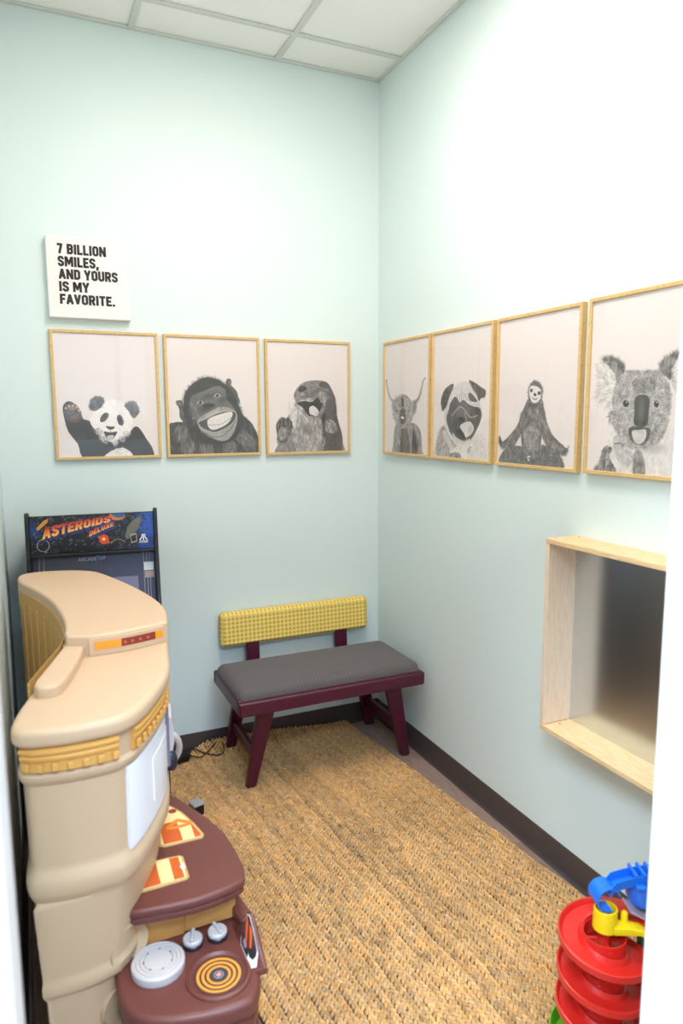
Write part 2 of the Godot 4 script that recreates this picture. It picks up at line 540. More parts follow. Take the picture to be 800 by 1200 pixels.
func noise_tex(size: int, freq: float, ramp: Array, octaves := 4, as_normal := false, bump := 4.0, kind := FastNoiseLite.TYPE_SIMPLEX_SMOOTH) -> NoiseTexture2D:
	var n := FastNoiseLite.new()
	n.noise_type = kind
	n.frequency = freq
	n.fractal_octaves = octaves
	n.seed = 7 + M.size()
	var t := NoiseTexture2D.new()
	t.width = size
	t.height = size
	t.seamless = true
	t.noise = n
	if as_normal:
		t.as_normal_map = true
		t.bump_strength = bump
	elif ramp:
		var g := Gradient.new()
		g.offsets = PackedFloat32Array(range(ramp.size()).map(func(i): return float(i) / (ramp.size() - 1)))
		g.colors = PackedColorArray(ramp)
		t.color_ramp = g
	return t

func triplanar(m: StandardMaterial3D, s: Vector3, world := false) -> StandardMaterial3D:
	m.uv1_triplanar = true
	m.uv1_world_triplanar = world
	m.uv1_scale = s
	return m

func grained(called: String, c0: Color, c1: Color, scale: Vector3, rough: float, bump := 1.0) -> StandardMaterial3D:
	var m := mat(called, Color.WHITE, rough)
	m.albedo_texture = noise_tex(512, 0.008, [c0, c1.lerp(c0, 0.4), c1, c0.lerp(c1, 0.3), c1], 5)
	if bump > 0.0:
		m.normal_enabled = true
		m.normal_texture = noise_tex(512, 0.02, [], 4, true, 2.0)
		m.normal_scale = bump
	return triplanar(m, scale)

func grit(m: StandardMaterial3D, scale: float, strength: float) -> StandardMaterial3D:
	m.normal_enabled = true
	if not M.has("grit_map"):
		M["grit_map"] = noise_tex(512, 0.06, [], 3, true, 3.0)
	m.normal_texture = M["grit_map"]
	m.normal_scale = strength
	return triplanar(m, Vector3.ONE * scale)

func materials() -> void:
	grit(mat("wall_paint", C(222, 236, 234), 0.62), 4.0, 0.10)
	grit(mat("hall_paint", C(226, 228, 228), 0.7), 4.0, 0.1)
	grit(mat("tile_white", C(250, 250, 246), 0.9), 6.0, 0.25)
	mat("grid_white", C(214, 217, 212), 0.5)
	mat("trim_white", C(240, 240, 240), 0.45)
	grit(mat("vinyl_base", C(76, 67, 65), 0.45), 8.0, 0.15)
	grained("floor_plank", C(120, 96, 84), C(150, 124, 110), Vector3(9, 9, 1.2), 0.5, 0.4)
	grained("floor_plank_pale", C(130, 106, 93), C(160, 134, 120), Vector3(8, 8, 1.0), 0.5, 0.4)
	grained("pine", C(214, 176, 122), C(232, 202, 156), Vector3(14, 14, 1.6), 0.5, 0.3)
	grained("pine_upright", C(222, 192, 160), C(234, 210, 184), Vector3(14, 1.6, 14), 0.5, 0.3)
	grained("frame_wood", C(204, 164, 102), C(224, 190, 130), Vector3(8, 8, 8), 0.42, 0.1)
	grained("plum_wood", C(58, 10, 30), C(84, 18, 46), Vector3(4, 22, 22), 0.4, 0.25)
	mat("paper_black", C(30, 28, 30), 0.7)

# ------------------------------------------------------------------ painting pictures by computation
class Paint:
	var w: int
	var h: int
	var px: PackedFloat32Array
	var rng := RandomNumberGenerator.new()

	func _init(width: int, height: int, ground: Color, rs: int) -> void:
		w = width
		h = height
		rng.seed = rs
		px.resize(w * h * 3)
		for i in w * h:
			px[i * 3] = ground.r
			px[i * 3 + 1] = ground.g
			px[i * 3 + 2] = ground.b

	func dot(x: int, y: int, c: Color, a: float) -> void:
		if x < 0 or y < 0 or x >= w or y >= h:
			return
		var i := (y * w + x) * 3
		px[i] += (c.r - px[i]) * a
		px[i + 1] += (c.g - px[i + 1]) * a
		px[i + 2] += (c.b - px[i + 2]) * a

	# filled polygon, points from 0 to 1 both ways
	func poly(o: PackedVector2Array, c: Color, a := 1.0) -> void:
		var n := o.size()
		var lo := 1e9
		var hi := -1e9
		for q in o:
			lo = minf(lo, q.y * h)
			hi = maxf(hi, q.y * h)
		for y in range(maxi(0, int(lo)), mini(h, int(hi) + 1)):
			var yy := y + 0.5
			var xs := PackedFloat32Array()
			for i in n:
				var p := o[i] * Vector2(w, h)
				var q := o[(i + 1) % n] * Vector2(w, h)
				if (p.y <= yy) != (q.y <= yy):
					xs.append(p.x + (yy - p.y) / (q.y - p.y) * (q.x - p.x))
			xs.sort()
			for k in range(0, xs.size() - 1, 2):
				for x in range(maxi(0, int(xs[k])), mini(w, int(xs[k + 1]) + 1)):
					dot(x, y, c, a * clampf(minf(x + 1.0, xs[k + 1]) - maxf(x, xs[k]), 0.0, 1.0))

	# a soft round patch
	func blob(at: Vector2, r: Vector2, turn: float, c: Color, a := 1.0, hard := 0.0) -> void:
		var m := maxf(r.x * w, r.y * w)
		var ct := cos(turn)
		var st := sin(turn)
		var cx := at.x * w
		var cy := at.y * h
		for y in range(maxi(0, int(cy - m)), mini(h, int(cy + m) + 2)):
			for x in range(maxi(0, int(cx - m)), mini(w, int(cx + m) + 2)):
				var dx := x + 0.5 - cx
				var dy := y + 0.5 - cy
				var u := (dx * ct + dy * st) / (r.x * w)
				var v := (-dx * st + dy * ct) / (r.y * w)
				var d := sqrt(u * u + v * v)
				if d < 1.0:
					dot(x, y, c, a * smoothstep(1.0, hard, d))

	func hair(p: Vector2, dir: Vector2, length: float, c: Color, a: float) -> void:
		var n := int(length)
		var side := Vector2(-dir.y, dir.x)
		for i in n:
			var k := a * (1.0 - 0.75 * i / maxf(1.0, n))
			var q := p + dir * i
			dot(int(q.x), int(q.y), c, k)
			dot(int(q.x + side.x), int(q.y + side.y), c, k * 0.8)
			dot(int(q.x - side.x), int(q.y - side.y), c, k * 0.5)

	# hairs rooted inside an outline. The lay is an angle, or runs away from «away» when that is given. Lights and darks mix by clumps.
	func fur(o: PackedVector2Array, count: int, length: float, angle: float, c0: Color, c1: Color, a := 0.5, away = null, stray := 0.35) -> void:
		var lo := Vector2(1e9, 1e9)
		var hi := -lo
		for q in o:
			lo = lo.min(q)
			hi = hi.max(q)
		var clump := FastNoiseLite.new()
		clump.frequency = 14.0
		clump.seed = rng.randi() % 1000
		for i in int(count * 0.7):
			var p := Vector2(rng.randf_range(lo.x, hi.x), rng.randf_range(lo.y, hi.y))
			if not Geometry2D.is_point_in_polygon(p, o):
				continue
			var t := angle
			if away != null:
				t = ((p - away) * Vector2(1, 1.25)).angle() + angle
			t += rng.randfn(0.0, stray)
			var mix := clampf(0.5 + 0.72 * clump.get_noise_2d(p.x, p.y) + rng.randfn(0.0, 0.34), 0.0, 1.0)
			hair(p * Vector2(w, h), Vector2(cos(t), sin(t)), length * rng.randf_range(0.6, 1.7), c0.lerp(c1, mix), minf(0.95, a * rng.randf_range(0.8, 1.7)))

	func stroke(path: PackedVector2Array, width: float, c: Color, a := 1.0) -> void:
		for i in path.size() - 1:
			var p := path[i] * Vector2(w, h)
			var q := path[i + 1] * Vector2(w, h)
			var n := maxi(1, int(p.distance_to(q) / maxf(0.5, width * 0.4)))
			for k in n:
				blob(p.lerp(q, float(k) / n) / Vector2(w, h), Vector2.ONE * width / w, 0.0, c, a * 0.6, 0.4)

	func texture() -> ImageTexture:
		var bytes := PackedByteArray()
		bytes.resize(w * h * 3)
		for i in w * h * 3:
			bytes[i] = int(clampf(px[i], 0.0, 1.0) * 255.0)
		return ImageTexture.create_from_image(Image.create_from_data(w, h, false, Image.FORMAT_RGB8, bytes))

# ------------------------------------------------------------------ the room
func room() -> void:
	var paint: Material = M["wall_paint"]
	# floor of vinyl planks laid along the room
	var fl := struct("floor", bx(Vector3(-0.84, -0.06, 1.18), Vector3(1.88, 0.1, 2.6), 0.0), M["vinyl_base"])
	var wide := 0.1505
	var k := 0
	for i in 12:
		var x0 := -0.0 - wide * i
		var z := -0.02 - fposmod(i * 0.43, 0.9)
		while z < 2.48:
			var z0 := maxf(z, -0.02)
			var z1 := minf(z + 1.2, 2.48)
			part("plank", bx(Vector3(x0 - wide / 2, -0.005, (z0 + z1) / 2), Vector3(wide - 0.0012, 0.01, z1 - z0 - 0.0012), 0.0012), M["floor_plank"] if k % 3 else M["floor_plank_pale"], fl)
			k += 1
			z += 1.2
	struct("wall_back", bx(Vector3(-0.84, HIGH / 2, -0.06), Vector3(1.92, HIGH + 0.2, 0.12), 0.0), paint)
	struct("wall_right", bx(Vector3(0.06, HIGH / 2, 1.18), Vector3(0.12, HIGH + 0.2, 2.36), 0.0), paint)
	struct("wall_left", bx(Vector3(LEFT - 0.06, HIGH / 2, 1.18), Vector3(0.12, HIGH + 0.2, 2.36), 0.0), paint)
	# the wall with the doorway, in three pieces joined
	var fw := Shape.new()
	fw.box(Vector3((JAMB + 0.02 + 1.5) / 2, HIGH / 2, DOOR + 0.06), Vector3(1.5 - JAMB - 0.02, HIGH + 0.2, 0.12), 0.0)
	fw.box(Vector3((LEFT + JAMB + 0.02) / 2, (2.15 + HIGH + 0.1) / 2, DOOR + 0.06), Vector3(JAMB + 0.02 - LEFT, HIGH + 0.1 - 2.15, 0.12), 0.0)
	fw.box(Vector3((-1.64 - 3.5) / 2, HIGH / 2, DOOR + 0.06), Vector3(3.5 - 1.64, HIGH + 0.2, 0.12), 0.0)
	struct("wall_front", fw, paint)
	var jt := struct("trim_1", bx(Vector3(JAMB + 0.01, 1.075, DOOR + 0.06), Vector3(0.02, 2.15, 0.15), 0.003), M["trim_white"])
	part("casing", bx(Vector3(JAMB + 0.042, 1.09, DOOR + 0.130), Vector3(0.07, 2.18, 0.02), 0.004), M["trim_white"], jt)
	part("casing", bx(Vector3(JAMB + 0.042, 1.09, DOOR - 0.008), Vector3(0.07, 2.18, 0.016), 0.004), M["trim_white"], jt)
	var jl := struct("trim_2", bx(Vector3(-1.63, 1.075, DOOR + 0.06), Vector3(0.02, 2.15, 0.15), 0.003), M["trim_white"])
	part("casing", bx(Vector3(-1.662, 1.09, DOOR + 0.130), Vector3(0.07, 2.18, 0.02), 0.004), M["trim_white"], jl)
	# vinyl baseboards with a small toe
	var prof := PackedVector2Array([Vector2(0, 0), Vector2(0.014, 0), Vector2(0.008, 0.006), Vector2(0.005, 0.016), Vector2(0.0045, 0.098), Vector2(0.003, 0.1016), Vector2(0, 0.1016)])
	struct("baseboard_back", Shape.new().slab(prof, -LEFT, 0.0, Transform3D(Basis(Vector3(0, 0, 1), Vector3.UP, Vector3(-1, 0, 0)), Vector3(0, 0, 0))), M["vinyl_base"])
	struct("baseboard_right", Shape.new().slab(prof, DOOR - 0.02, 0.0, Transform3D(Basis(Vector3(-1, 0, 0), Vector3.UP, Vector3(0, 0, 1)), Vector3(0, 0, 0))), M["vinyl_base"])
	struct("baseboard_left", Shape.new().slab(prof, DOOR, 0.0, Transform3D(Basis(Vector3(1, 0, 0), Vector3.UP, Vector3(0, 0, 1)), Vector3(LEFT, 0, 0))), M["vinyl_base"])
	# suspended ceiling: lay-in panels on a white grid, one cell taken by the lamp
	var ce := struct("ceiling", bx(Vector3(-0.84, HIGH + 0.09, 1.18), Vector3(1.92, 0.08, 2.6), 0.0), M["tile_white"])
	var xs := [LEFT, -1.1073, -0.4977, 0.0]
	var zs := [0.0, 0.2276, 0.8372, 1.4468, 2.0564, DOOR]
	for i in 3:
		for j in 5:
			if i == 1 and j in [2, 3]:
				continue
			part("ceiling_panel", bx(Vector3((xs[i] + xs[i + 1]) / 2, HIGH + 0.012, (zs[j] + zs[j + 1]) / 2), Vector3(xs[i + 1] - xs[i] - 0.006, 0.016, zs[j + 1] - zs[j] - 0.006), 0.001), M["tile_white"], ce)
	for i in [1, 2]:
		part("grid_bar", bx(Vector3(xs[i], HIGH - 0.001, DOOR / 2), Vector3(0.024, 0.008, DOOR), 0.001), M["grid_white"], ce)
	for j in [1, 2, 3, 4]:
		for i in 3:
			if i == 1 and j == 3:
				continue
			part("grid_bar", bx(Vector3((xs[i] + xs[i + 1]) / 2, HIGH - 0.0005, zs[j]), Vector3(xs[i + 1] - xs[i] - 0.024, 0.007, 0.024), 0.001), M["grid_white"], ce)
	for e in [[Vector3(-0.84, HIGH - 0.001, 0.009), Vector3(1.68, 0.008, 0.018)], [Vector3(-0.009, HIGH - 0.001, 1.18), Vector3(0.018, 0.008, 2.36)], [Vector3(LEFT + 0.009, HIGH - 0.001, 1.18), Vector3(0.018, 0.008, 2.36)]]:
		part("wall_angle", bx(e[0], e[1], 0.001), M["grid_white"], ce)
	var lamp := thing("ceiling_light", "long white flush panel light in the ceiling grid above the rug", "light", Vector3(-0.8025, HIGH, 1.4468))
	var fr := Shape.new()
	for s in [-1.0, 1.0]:
		fr.box(Vector3(0.293 * s, 0.005, 0), Vector3(0.02, 0.012, 1.216), 0.002)
		fr.box(Vector3(0, 0.005, 0.598 * s), Vector3(0.566, 0.012, 0.02), 0.002)
	part("frame", fr, M["grid_white"], lamp)
	var glow := mat("panel_glow", C(250, 250, 245), 0.6)
	glow.emission_enabled = true
	glow.emission = C(255, 250, 240)
	glow.emission_energy_multiplier = GLOW
	part("diffuser", bx(Vector3(0, 0.006, 0), Vector3(0.566, 0.006, 1.176), 0.001), glow, lamp)

# the hall the photographer stands in, with its own lamp and a window to the sky
func hall() -> void:
	var p: Material = M["hall_paint"]
	struct("floor_hall", bx(Vector3(-1.0, -0.06, 4.3), Vector3(5.2, 0.1, 3.66), 0.0), M["floor_plank"])
	struct("ceiling_hall", bx(Vector3(-1.0, HIGH + 0.05, 4.24), Vector3(5.2, 0.1, 3.76), 0.0), M["tile_white"])
	struct("wall_hall_left", bx(Vector3(-3.56, HIGH / 2, 4.24), Vector3(0.12, HIGH + 0.2, 3.76), 0.0), p)
	struct("wall_hall_right", bx(Vector3(1.56, HIGH / 2, 4.24), Vector3(0.12, HIGH + 0.2, 3.76), 0.0), p)
	var w := Shape.new()
	w.box(Vector3(-1.0, 0.62, 6.06), Vector3(5.2, 1.24, 0.12), 0.0)
	w.box(Vector3(-1.0, 2.9, 6.06), Vector3(5.2, 0.6, 0.12), 0.0)
	w.box(Vector3(-3.2, 1.9, 6.06), Vector3(0.8, 1.4, 0.12), 0.0)
	w.box(Vector3(1.1, 1.9, 6.06), Vector3(1.0, 1.4, 0.12), 0.0)
	struct("wall_hall_end", w, p)
	var win := Shape.new()
	for x in [-2.79, -1.7, -0.5, 0.59]:
		win.box(Vector3(x, 1.92, 6.05), Vector3(0.05, 1.36, 0.06), 0.004)
	for y in [1.255, 2.585]:
		win.box(Vector3(-1.1, y, 6.05), Vector3(3.4, 0.05, 0.06), 0.004)
	struct("window_1", win, M["trim_white"])
	for q in [[Vector3(-2.2, HIGH, 3.3), "long white panel light on the ceiling outside, left of the doorway"], [Vector3(-1.2, HIGH, 4.0), "long white panel light on the ceiling outside, straight behind the doorway"]]:
		var lamp := thing("ceiling_light", q[1], "light", q[0])
		var fr := Shape.new()
		for s in [-1.0, 1.0]:
			fr.box(Vector3(0.6 * s, -0.003, 0), Vector3(0.02, 0.012, 0.62), 0.002)
			fr.box(Vector3(0, -0.003, 0.3 * s), Vector3(1.18, 0.012, 0.02), 0.002)
		part("frame", fr, M["grid_white"], lamp)
		part("diffuser", bx(Vector3(0, -0.002, 0), Vector3(1.18, 0.006, 0.58), 0.001), M["panel_glow"], lamp)

# ------------------------------------------------------------------ the bench
func plank_leg(top: Vector3, foot: Vector3, wt: float, wf: float, dt: float, df: float) -> Shape:
	var rings := []
	for q in [[foot, wf, df, 0.004], [foot + (top - foot) * 0.015, wf, df, 0.0], [top, wt, dt, 0.0]]:
		var c: Vector3 = q[0]
		var a: float = q[1] / 2 - q[3]
		var b: float = q[2] / 2 - q[3]
		var e := 0.004
		rings.append(PackedVector3Array([c + Vector3(-a, 0, -b + e), c + Vector3(-a + e, 0, -b), c + Vector3(a - e, 0, -b), c + Vector3(a, 0, -b + e), c + Vector3(a, 0, b - e), c + Vector3(a - e, 0, b), c + Vector3(-a + e, 0, b), c + Vector3(-a, 0, b - e)]))
	return Shape.new().loft(rings)

func bench() -> void:
	var plum: Material = M["plum_wood"]
	var t := thing("bench", "dark plum wooden bench with grey padded seat and yellow dotted backrest", "bench", Vector3(-0.468, 0, 0.33))
	var o := -t.position
	# apron: four boards with rounded ends
	var ap := Shape.new()
	ap.box(Vector3(-0.462, 0.404, 0.522) + o, Vector3(0.842, 0.058, 0.028), 0.006)
	ap.box(Vector3(-0.462, 0.404, 0.130) + o, Vector3(0.842, 0.058, 0.028), 0.006)
	for x in [-0.868, -0.056]:
		ap.box(Vector3(x, 0.404, 0.326) + o, Vector3(0.030, 0.058, 0.366), 0.006)
	ap.box(Vector3(-0.462, 0.412, 0.326) + o, Vector3(0.79, 0.016, 0.37), 0.0)
	part("apron", ap, plum, t)
	var weave := mat("seat_weave", Color.WHITE, 0.9)
	var im := Image.create(64, 64, false, Image.FORMAT_RGB8)
	for y in 64:
		for x in 64:
			var warp := ((x / 8) + (y / 8)) % 2 == 0
			var thread := (x % 4 if warp else y % 4) == 0
			var n := rng.randf_range(-10, 10)
			var g := (106.0 if warp else 82.0) + n - (18.0 if thread else 0.0)
			im.set_pixel(x, y, C(g + 4, g - 3, g - 4))
	weave.albedo_texture = ImageTexture.create_from_image(im)
	weave.rim_enabled = true
	weave.rim = 0.25
	triplanar(weave, Vector3.ONE * 16)
	# cushion: a rounded slab with softly domed top
	var rings := []
	for q in [[0.0, 0.0], [0.0, 0.012], [0.004, 0.026], [0.012, 0.036], [0.028, 0.042], [0.07, 0.046], [0.14, 0.048]]:
		var r := PackedVector3Array()
		var rad := 0.03
		var hx: float = 0.414 - q[0]
		var hz: float = 0.190 - q[0]
		for k in 4:
			var sx := 1.0 if k in [0, 3] else -1.0
			var sz := 1.0 if k < 2 else -1.0
			for j in 5:
				var a := PI / 2 * (k + j / 4.0)
				var rr := maxf(0.006, rad - q[0] * 0.3)
				r.append(Vector3(-0.462 + sx * (hx - rr) + cos(a) * rr, 0.428 + q[1], 0.322 + sz * (hz - rr) + sin(a) * rr) + o)
		rings.append(r)
	part("cushion", Shape.new().loft(rings), weave, t, "charcoal grey woven seat pad")
	# backrest pad covered with dotted cloth
	var dots := mat("dotted_cloth", Color.WHITE, 0.85)
	var dp := Paint.new(64, 64, C(240, 216, 134), 3)
	dp.blob(Vector2(0.5, 0.5), Vector2(0.40, 0.40), 0.0, C(220, 170, 28), 1.0, 0.80)
	for i in 900:
		dp.dot(rng.randi() % 64, rng.randi() % 64, C(250, 238, 190), 0.18)
	dots.albedo_texture = dp.texture()
	triplanar(dots, Vector3.ONE / 0.0196)
	var tilt := Basis.from_euler(Vector3(-0.06, 0, 0))
	part("backrest", bx(Vector3(-0.458, 0.586, 0.036) + o, Vector3(0.742, 0.157, 0.052), 0.014, tilt), dots, t, "pale yellow pad with rows of darker yellow dots")
	for x in [-0.680, -0.232]:
		part("backrest_post", bx(Vector3(x, 0.475, 0.052) + o, Vector3(0.062, 0.22, 0.024), 0.004, tilt), plum, t)
		part("post_block", bx(Vector3(x, 0.404, 0.090) + o, Vector3(0.062, 0.05, 0.054), 0.004), plum, t)
	part("leg", plank_leg(Vector3(-0.752, 0.384, 0.468) + o, Vector3(-0.812, 0.017, 0.418) + o, 0.076, 0.042, 0.034, 0.030), plum, t)
	part("leg", plank_leg(Vector3(-0.172, 0.384, 0.468) + o, Vector3(-0.074, 0.002, 0.418) + o, 0.076, 0.042, 0.034, 0.030), plum, t)
	part("leg", plank_leg(Vector3(-0.752, 0.384, 0.150) + o, Vector3(-0.800, 0.030, 0.062) + o, 0.076, 0.046, 0.034, 0.030), plum, t)
	part("leg", plank_leg(Vector3(-0.172, 0.384, 0.150) + o, Vector3(-0.080, 0.004, 0.062) + o, 0.076, 0.046, 0.034, 0.030), plum, t)
	for x in [[-0.789, -0.786], [-0.108, -0.112]]:
		part("stretcher", bx(Vector3((x[0] + x[1]) / 2, 0.148, 0.264) + o, Vector3(0.024, 0.05, 0.315), 0.004), plum, t)

# ------------------------------------------------------------------ the jute rug
func rug_right(z: float) -> float:
	return minf(-0.195 + 0.095 * z + 0.022 * (1.0 - exp(-z / 0.2)), -0.018)

func rug_high(x: float, z: float) -> float:
	var a := 0.052 * smoothstep(-1.02, -0.88, x) * (1.0 - 0.75 * smoothstep(-0.75, -0.2, x))
	return 0.010 + a * exp(-pow(z / 0.075, 2.0))

func rug() -> void:
	var t := thing("rug", "golden brown braided jute rug covering most of the floor", "rug")
	var jute := mat("jute_backing", C(104, 70, 34), 0.95)
	var wide := 1.09
	var rings := []
	# backing: a thin sheet that follows the floor and rides up against the back wall
	var top := Shape.new()
	var nx := 24
	var nz := 40
	var at := func(i: int, j: int) -> Vector3:
		var z := 0.018 + 2.30 * pow(float(j) / nz, 1.25)
		var x := rug_right(z) - wide * i / nx
		var back := 0.10 * pow(clampf((-0.93 - x) / 0.2, 0.0, 1.0), 1.6)
		z = maxf(z, 0.018 + back)
		return Vector3(x, rug_high(x, z) - 0.004, z)
	for j in nz:
		for i in nx:
			var a: Vector3 = at.call(i, j)
			var b: Vector3 = at.call(i + 1, j)
			var c: Vector3 = at.call(i + 1, j + 1)
			var d: Vector3 = at.call(i, j + 1)
			top.tri(a, c, b)
			top.tri(a, d, c)
			var dn := Vector3(0, -0.005, 0)
			top.tri(a + dn, b + dn, c + dn)
			top.tri(a + dn, c + dn, d + dn)
	part("backing", top.mesh(180.0), jute, t)
	# the braid: two strands of knots to every row, leaning against each other
	var knot := Shape.new()
	var kr := []
	for q in [[-1.0, 0.25], [-0.75, 0.72], [-0.3, 1.0], [0.3, 1.0], [0.75, 0.72], [1.0, 0.25]]:
		var r := PackedVector3Array()
		for i in 7:
			var a := TAU * i / 7
			r.append(Vector3(cos(a) * q[1], sin(a) * q[1], q[0]))
		kr.append(r)
	knot.loft(kr)
	var cloth := mat("jute_strand", C(255, 255, 255), 0.9)
	cloth.vertex_color_use_as_albedo = true
	cloth.normal_enabled = true
	cloth.normal_texture = noise_tex(128, 0.09, [], 3, true, 6.0)
	cloth.normal_scale = 0.7
	triplanar(cloth, Vector3(0.7, 0.7, 0.12))
	cloth.rim_enabled = true
	cloth.rim = 0.2
	var places: Array[Transform3D] = []
	var tints: Array[Color] = []
	var pitch := 0.0158
	var row := 0.0198
	var worn := [Vector2(-0.58, 0.83), Vector2(-0.72, 1.42), Vector2(-0.70, 1.39), Vector2(-0.80, 1.30), Vector2(-0.45, 1.05), Vector2(-0.62, 1.52)]
	var tone := FastNoiseLite.new()
	tone.seed = 5
	tone.frequency = 2.2
	for i in int(wide / row):
		var shade := rng.randfn(0.0, 0.07)
		var dark_row := rng.randf() < 0.10
		for j in 148:
			for s in 2:
				var z := 0.022 + pitch * (j + 0.5 * s) + rng.randfn(0.0, 0.0007)
				var slip := 0.0025 * sin(z * 23.0 + i * 1.7)
				var x := rug_right(z) - row * (i + 0.5) + slip + (0.0047 if s else -0.0047) + rng.randfn(0.0, 0.0005)
				var back := 0.10 * pow(clampf((-0.93 - x) / 0.2, 0.0, 1.0), 1.6)
				if z < 0.018 + back or z > 2.31:
					continue
				var y := rug_high(x, z)
				var slope := (rug_high(x, z + 0.01) - rug_high(x, z - 0.01)) / 0.02
				var b := Basis.from_euler(Vector3(-atan(slope), (0.55 if s else -0.55) + rng.randfn(0.0, 0.08), rng.randfn(0.0, 0.06)))
				b = b * Basis.from_scale(Vector3(0.0056, 0.0058 + rng.randf() * 0.0012, 0.0094 + rng.randf() * 0.0012))
				places.append(Transform3D(b, Vector3(x, y + (0.0018 if rng.randf() < 0.25 else 0.0), z)))
				var v := 0.97 + shade + rng.randfn(0.0, 0.12) + 0.22 * tone.get_noise_2d(x, z) - (0.16 if dark_row else 0.0)
				for q in worn:
					v -= 0.5 * exp(-(Vector2(x, z) - q).length_squared() / 0.00022)
				v = clampf(v, 0.22, 1.35)
				var warm := rng.randfn(0.0, 0.03)
				tints.append(Color((0.63 + warm) * v, 0.355 * v, (0.135 - warm * 0.5) * v))
	var mm := MultiMesh.new()
	mm.transform_format = MultiMesh.TRANSFORM_3D
	mm.use_colors = true
	mm.mesh = knot.mesh(80.0)
	mm.instance_count = places.size()
	for i in places.size():
		mm.set_instance_transform(i, places[i])
		mm.set_instance_color(i, tints[i])
	var br := MultiMeshInstance3D.new()
	br.name = "braid"
	br.multimesh = mm
	br.material_override = cloth
	br.set_meta("kind", "stuff")
	t.add_child(br, true)

# ------------------------------------------------------------------ the arcade cabinet
func warped(src: ArrayMesh, from: Vector2, size: Vector2, rise: float, far: float) -> ArrayMesh:
	# lettering laid into perspective: smaller and higher towards its end, with UVs over the whole word
	var a := src.surface_get_arrays(0)
	var v: PackedVector3Array = a[Mesh.ARRAY_VERTEX]
	var uv := PackedVector2Array()
	for i in v.size():
		var u := clampf((v[i].x - from.x) / size.x, 0.0, 1.0)
		var w := clampf((v[i].y - from.y) / size.y, 0.0, 1.0)
		uv.append(Vector2(u, 1.0 - w))
		v[i] = Vector3(v[i].x + 0.10 * (v[i].y - from.y), (v[i].y - from.y) * lerpf(1.0, far, u) + rise * u * (1.0 - 0.12 * u), v[i].z)
	var out := []
	out.resize(Mesh.ARRAY_MAX)
	out[Mesh.ARRAY_VERTEX] = v
	out[Mesh.ARRAY_NORMAL] = a[Mesh.ARRAY_NORMAL]
	out[Mesh.ARRAY_TEX_UV] = uv
	var m := ArrayMesh.new()
	m.add_surface_from_arrays(Mesh.PRIMITIVE_TRIANGLES, out)
	return m

